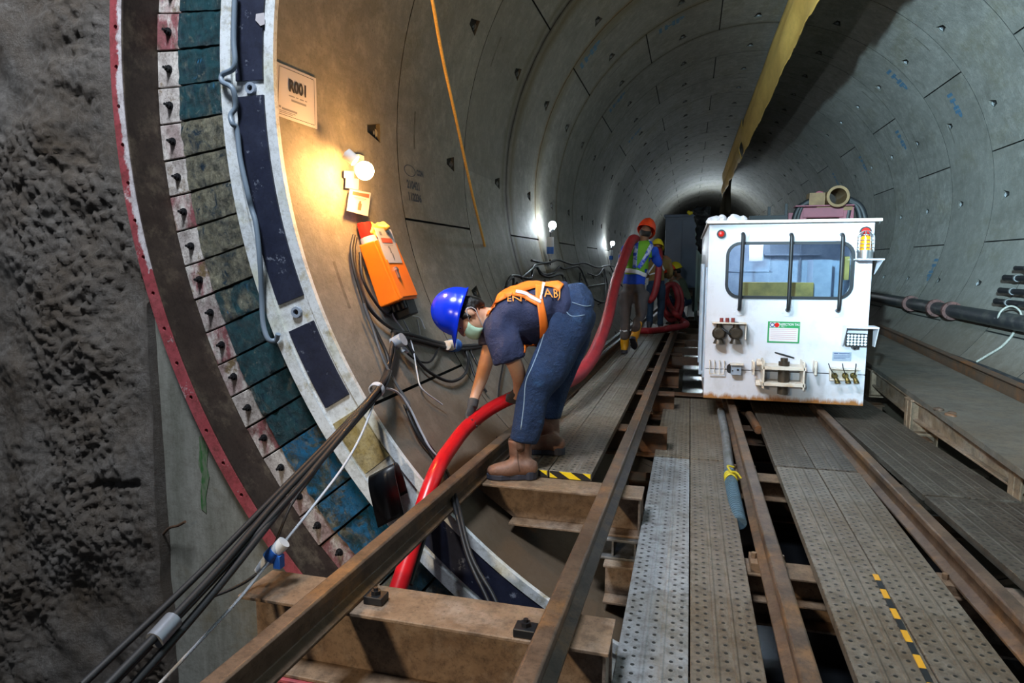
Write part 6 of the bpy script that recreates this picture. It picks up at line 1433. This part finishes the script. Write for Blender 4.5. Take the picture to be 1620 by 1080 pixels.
patch(q, bv, rows, .012, d9); vest2 = q.build('vest', 'vest_green', w2, solid=.004); tag(vest2, 'green safety vest')
q = MB(); ribbon(q, bv, [(1008, 380), (1006, 395), (1005, 410), (1004, 424)], 6, .02, d9, nx=4); ribbon(q, bv, [(1030, 388), (1024, 400), (1017, 412), (1010, 424)], 6, .02, d9, nx=4); tag(q.build('reflective_strap', 'reflect_blue', vest2, solid=.003), 'blue and white reflective strap')
q = MB(); ribbon(q, bv, [(989, 427), (1000, 429), (1010, 431), (1021, 436)], 7, .022, d9, nx=4); tag(q.build('waist_band', 'reflect', vest2, solid=.003), 'white reflective waist band')
bt = [c for c in w2.children if c.name.startswith('boot')]
q = MB(); ribbon(q, world_bvh(*bt), [(981, 523), (987, 524), (992, 523)], 2.5, .006, d9); q.build('boot_band', 'reflect', bt[0], solid=.002)
# third worker, tan shirt, behind the walker
b3 = PZ(1036, 522, -1.2045); d3 = b3.dot(CF)
STAND = dict(pelvis=(0, 0, .52), hipL=(-.055, 0, .50), hipR=(.055, 0, .50), kneeL=(-.06, .03, .28), kneeR=(.06, .0, .28), ankL=(-.06, 0, .06), ankR=(.06, -.05, .06), heelL=(-.06, -.045, 0), toeL=(-.07, .11, 0), heelR=(.06, -.09, 0), toeR=(.075, .06, 0),
 waist=(0, .02, .62), chest=(0, .05, .74), neck=(0, .07, .835), head=(0, .10, .90), look=(0, .6, .86), shoL=(-.115, .06, .79), shoR=(.115, .06, .79), elbL=(-.15, .10, .62), elbR=(.15, .10, .62), wriL=(-.08, .24, .60), wriR=(.08, .24, .60))
hp_ = (CF*0+fy)
w3, J3, sh3, _ = figure('person', 'person in tan shirt and yellow helmet, carrying hose behind the green-vested walker', b3, 1.62, fy, STAND, dict(trousers='denim_dark', shirt='tan_shirt', helmet='helmet_yellow', boot='sole', boot_h=.12))
bv = world_bvh(sh3)
for pth in ([(1041, 405), (1034, 420), (1026, 434), (1037, 432)], [(1040, 406), (1046, 418), (1050, 428)]):
    q = MB(); ribbon(q, bv, pth, 2.2, .012, d3, nx=3); tag(q.build('reflective_tape', 'reflect', sh3, solid=.003), 'thin white reflective tape')
cable('carried_hose', 'hose_dull', [PY(1026, 476, J3['hipR'].y-.25), PY(1034, 468, J3['chest'].y-.28), PY(1040, 445, J3['chest'].y-.25), PY(1043, 415, J3['chest'].y-.2), PY(1043, 399, J3['chest'].y-.05), PY(1042, 396, J3['chest'].y+.15), PY(1041, 410, J3['chest'].y+.3)], .06, 'red hose slung over the shoulder of the worker in the tan shirt', 'hose', n=12)
# crouching pair beyond
CR_ = dict(pelvis=(0, 0, .25), hipL=(-.055, .0, .26), hipR=(.055, 0, .26), kneeL=(-.08, .22, .30), kneeR=(.08, .20, .27), ankL=(-.07, .06, .06), ankR=(.07, .05, .06), heelL=(-.07, .0, 0), toeL=(-.08, .15, 0), heelR=(.07, -.01, 0), toeR=(.08, .14, 0),
 waist=(0, .03, .35), chest=(0, .08, .47), neck=(0, .11, .56), head=(0, .14, .63), look=(0, .6, .55), shoL=(-.115, .10, .52), shoR=(.115, .10, .52), elbL=(-.14, .16, .38), elbR=(.14, .16, .38), wriL=(-.07, .30, .38), wriR=(.07, .30, .38))
b4 = PZ(1075, 514, -1.245); s_ = 1.0
f4 = (V((-1, .25, 0))).normalized()
w4, J4, sh4, _ = figure('person', 'person crouching sideways in orange helmet and pale grey sleeves beside the red hose loops', b4, 1.65, f4, CR_, dict(trousers='denim_dark', shirt='pale_shirt', helmet='helmet_orange', boot='sole', boot_h=.12))
b5 = b4+V((.12, .85, 0))
w5, J5, sh5, _ = figure('person', 'person in yellow helmet and dark clothes crouching just behind the orange-helmeted one', b5, 1.70, f4, CR_, dict(trousers='denim_dark', shirt='green_grey_shirt', helmet='helmet_yellow', boot='sole', boot_h=.12))
# ------------------------------------------------------------------ light
W = bpy.data.worlds.new('world'); scene.world = W; W.use_nodes = True
W.node_tree.nodes['Background'].inputs[0].default_value = (.62, .74, .9, 1); W.node_tree.nodes['Background'].inputs[1].default_value = .09
def aim(o, tgt): o.rotation_euler = (V(tgt)-o.location).to_track_quat('-Z', 'Y').to_euler()
def spot(name, loc, tgt, P, col, ang, blend, size):
    l = bpy.data.lights.new(name, 'SPOT'); l.energy = P; l.color = col; l.spot_size = math.radians(ang); l.spot_blend = blend; l.shadow_soft_size = size
    o = bpy.data.objects.new(name, l); COL.objects.link(o); o.location = loc; aim(o, tgt); return o
spot('flood_lamp', (-1.45, 3.3, 1.70), (-.15, 4.05, 1.35), 480, (.66, .86, 1.0), 150, 1.0, .05)
spot('flood_lamp', (-1.6, -5, 1.72), (5.2, 7, 2.8), 44000, (.56, .85, 1.0), 52, 1.0, .08)
l = bpy.data.lights.new('shaft_daylight', 'AREA'); l.energy = 620; l.color = (.84, .91, 1.0); l.size = 1.2; o = bpy.data.objects.new('shaft_daylight', l); COL.objects.link(o); o.location = (-1.9, .3, 5.3); aim(o, (-1.9, 2.9, -.8))
for i, (c, kind) in enumerate(LAMPS):
    P = 72 if kind == 'warm' else 34
    e = M['bulb_warm' if kind == 'warm' else 'bulb_cool'].node_tree.nodes
    for n_ in e:
        if n_.type == 'EMISSION': n_.inputs[1].default_value = P/(pi*4*pi*.055**2)
for y in (27, 35.5):
    c = V((wallx(.6)+.14, y, .6)); b = MB(); b.sphere(c, .055, 12); tag(b.build('string_lamp', 'bulb_cool'), 'far cool lamp on the left wall deep in the tunnel', 'lamp', 'cool lamps along the left wall')
emit('batten_glow', 'e6f6ff', 260)
c = V((1.0, 36, 2.3)); b = MB(); b.box(c, (.8, .1, .12)); tag(b.build('batten_lamp', 'batten_glow'), 'bright batten lamp far down the tunnel behind the locomotive roof', 'lamp')
spot('shaft_spot', (-2.3, -3.0, .9), (-.6, 2.3, -1.45), 700, (1.0, .80, .55), 46, 1.0, .10)
scene.view_settings.view_transform = 'Standard'; scene.view_settings.look = 'None'; scene.view_settings.gamma = 1; scene.view_settings.use_curve_mapping = False
scene.view_settings.exposure = -0.08
scene.cycles.use_denoising = True
scene.cycles.max_bounces = 6; scene.cycles.diffuse_bounces = 4; scene.cycles.glossy_bounces = 3; scene.cycles.transparent_max_bounces = 8; scene.cycles.sample_clamp_indirect = 6
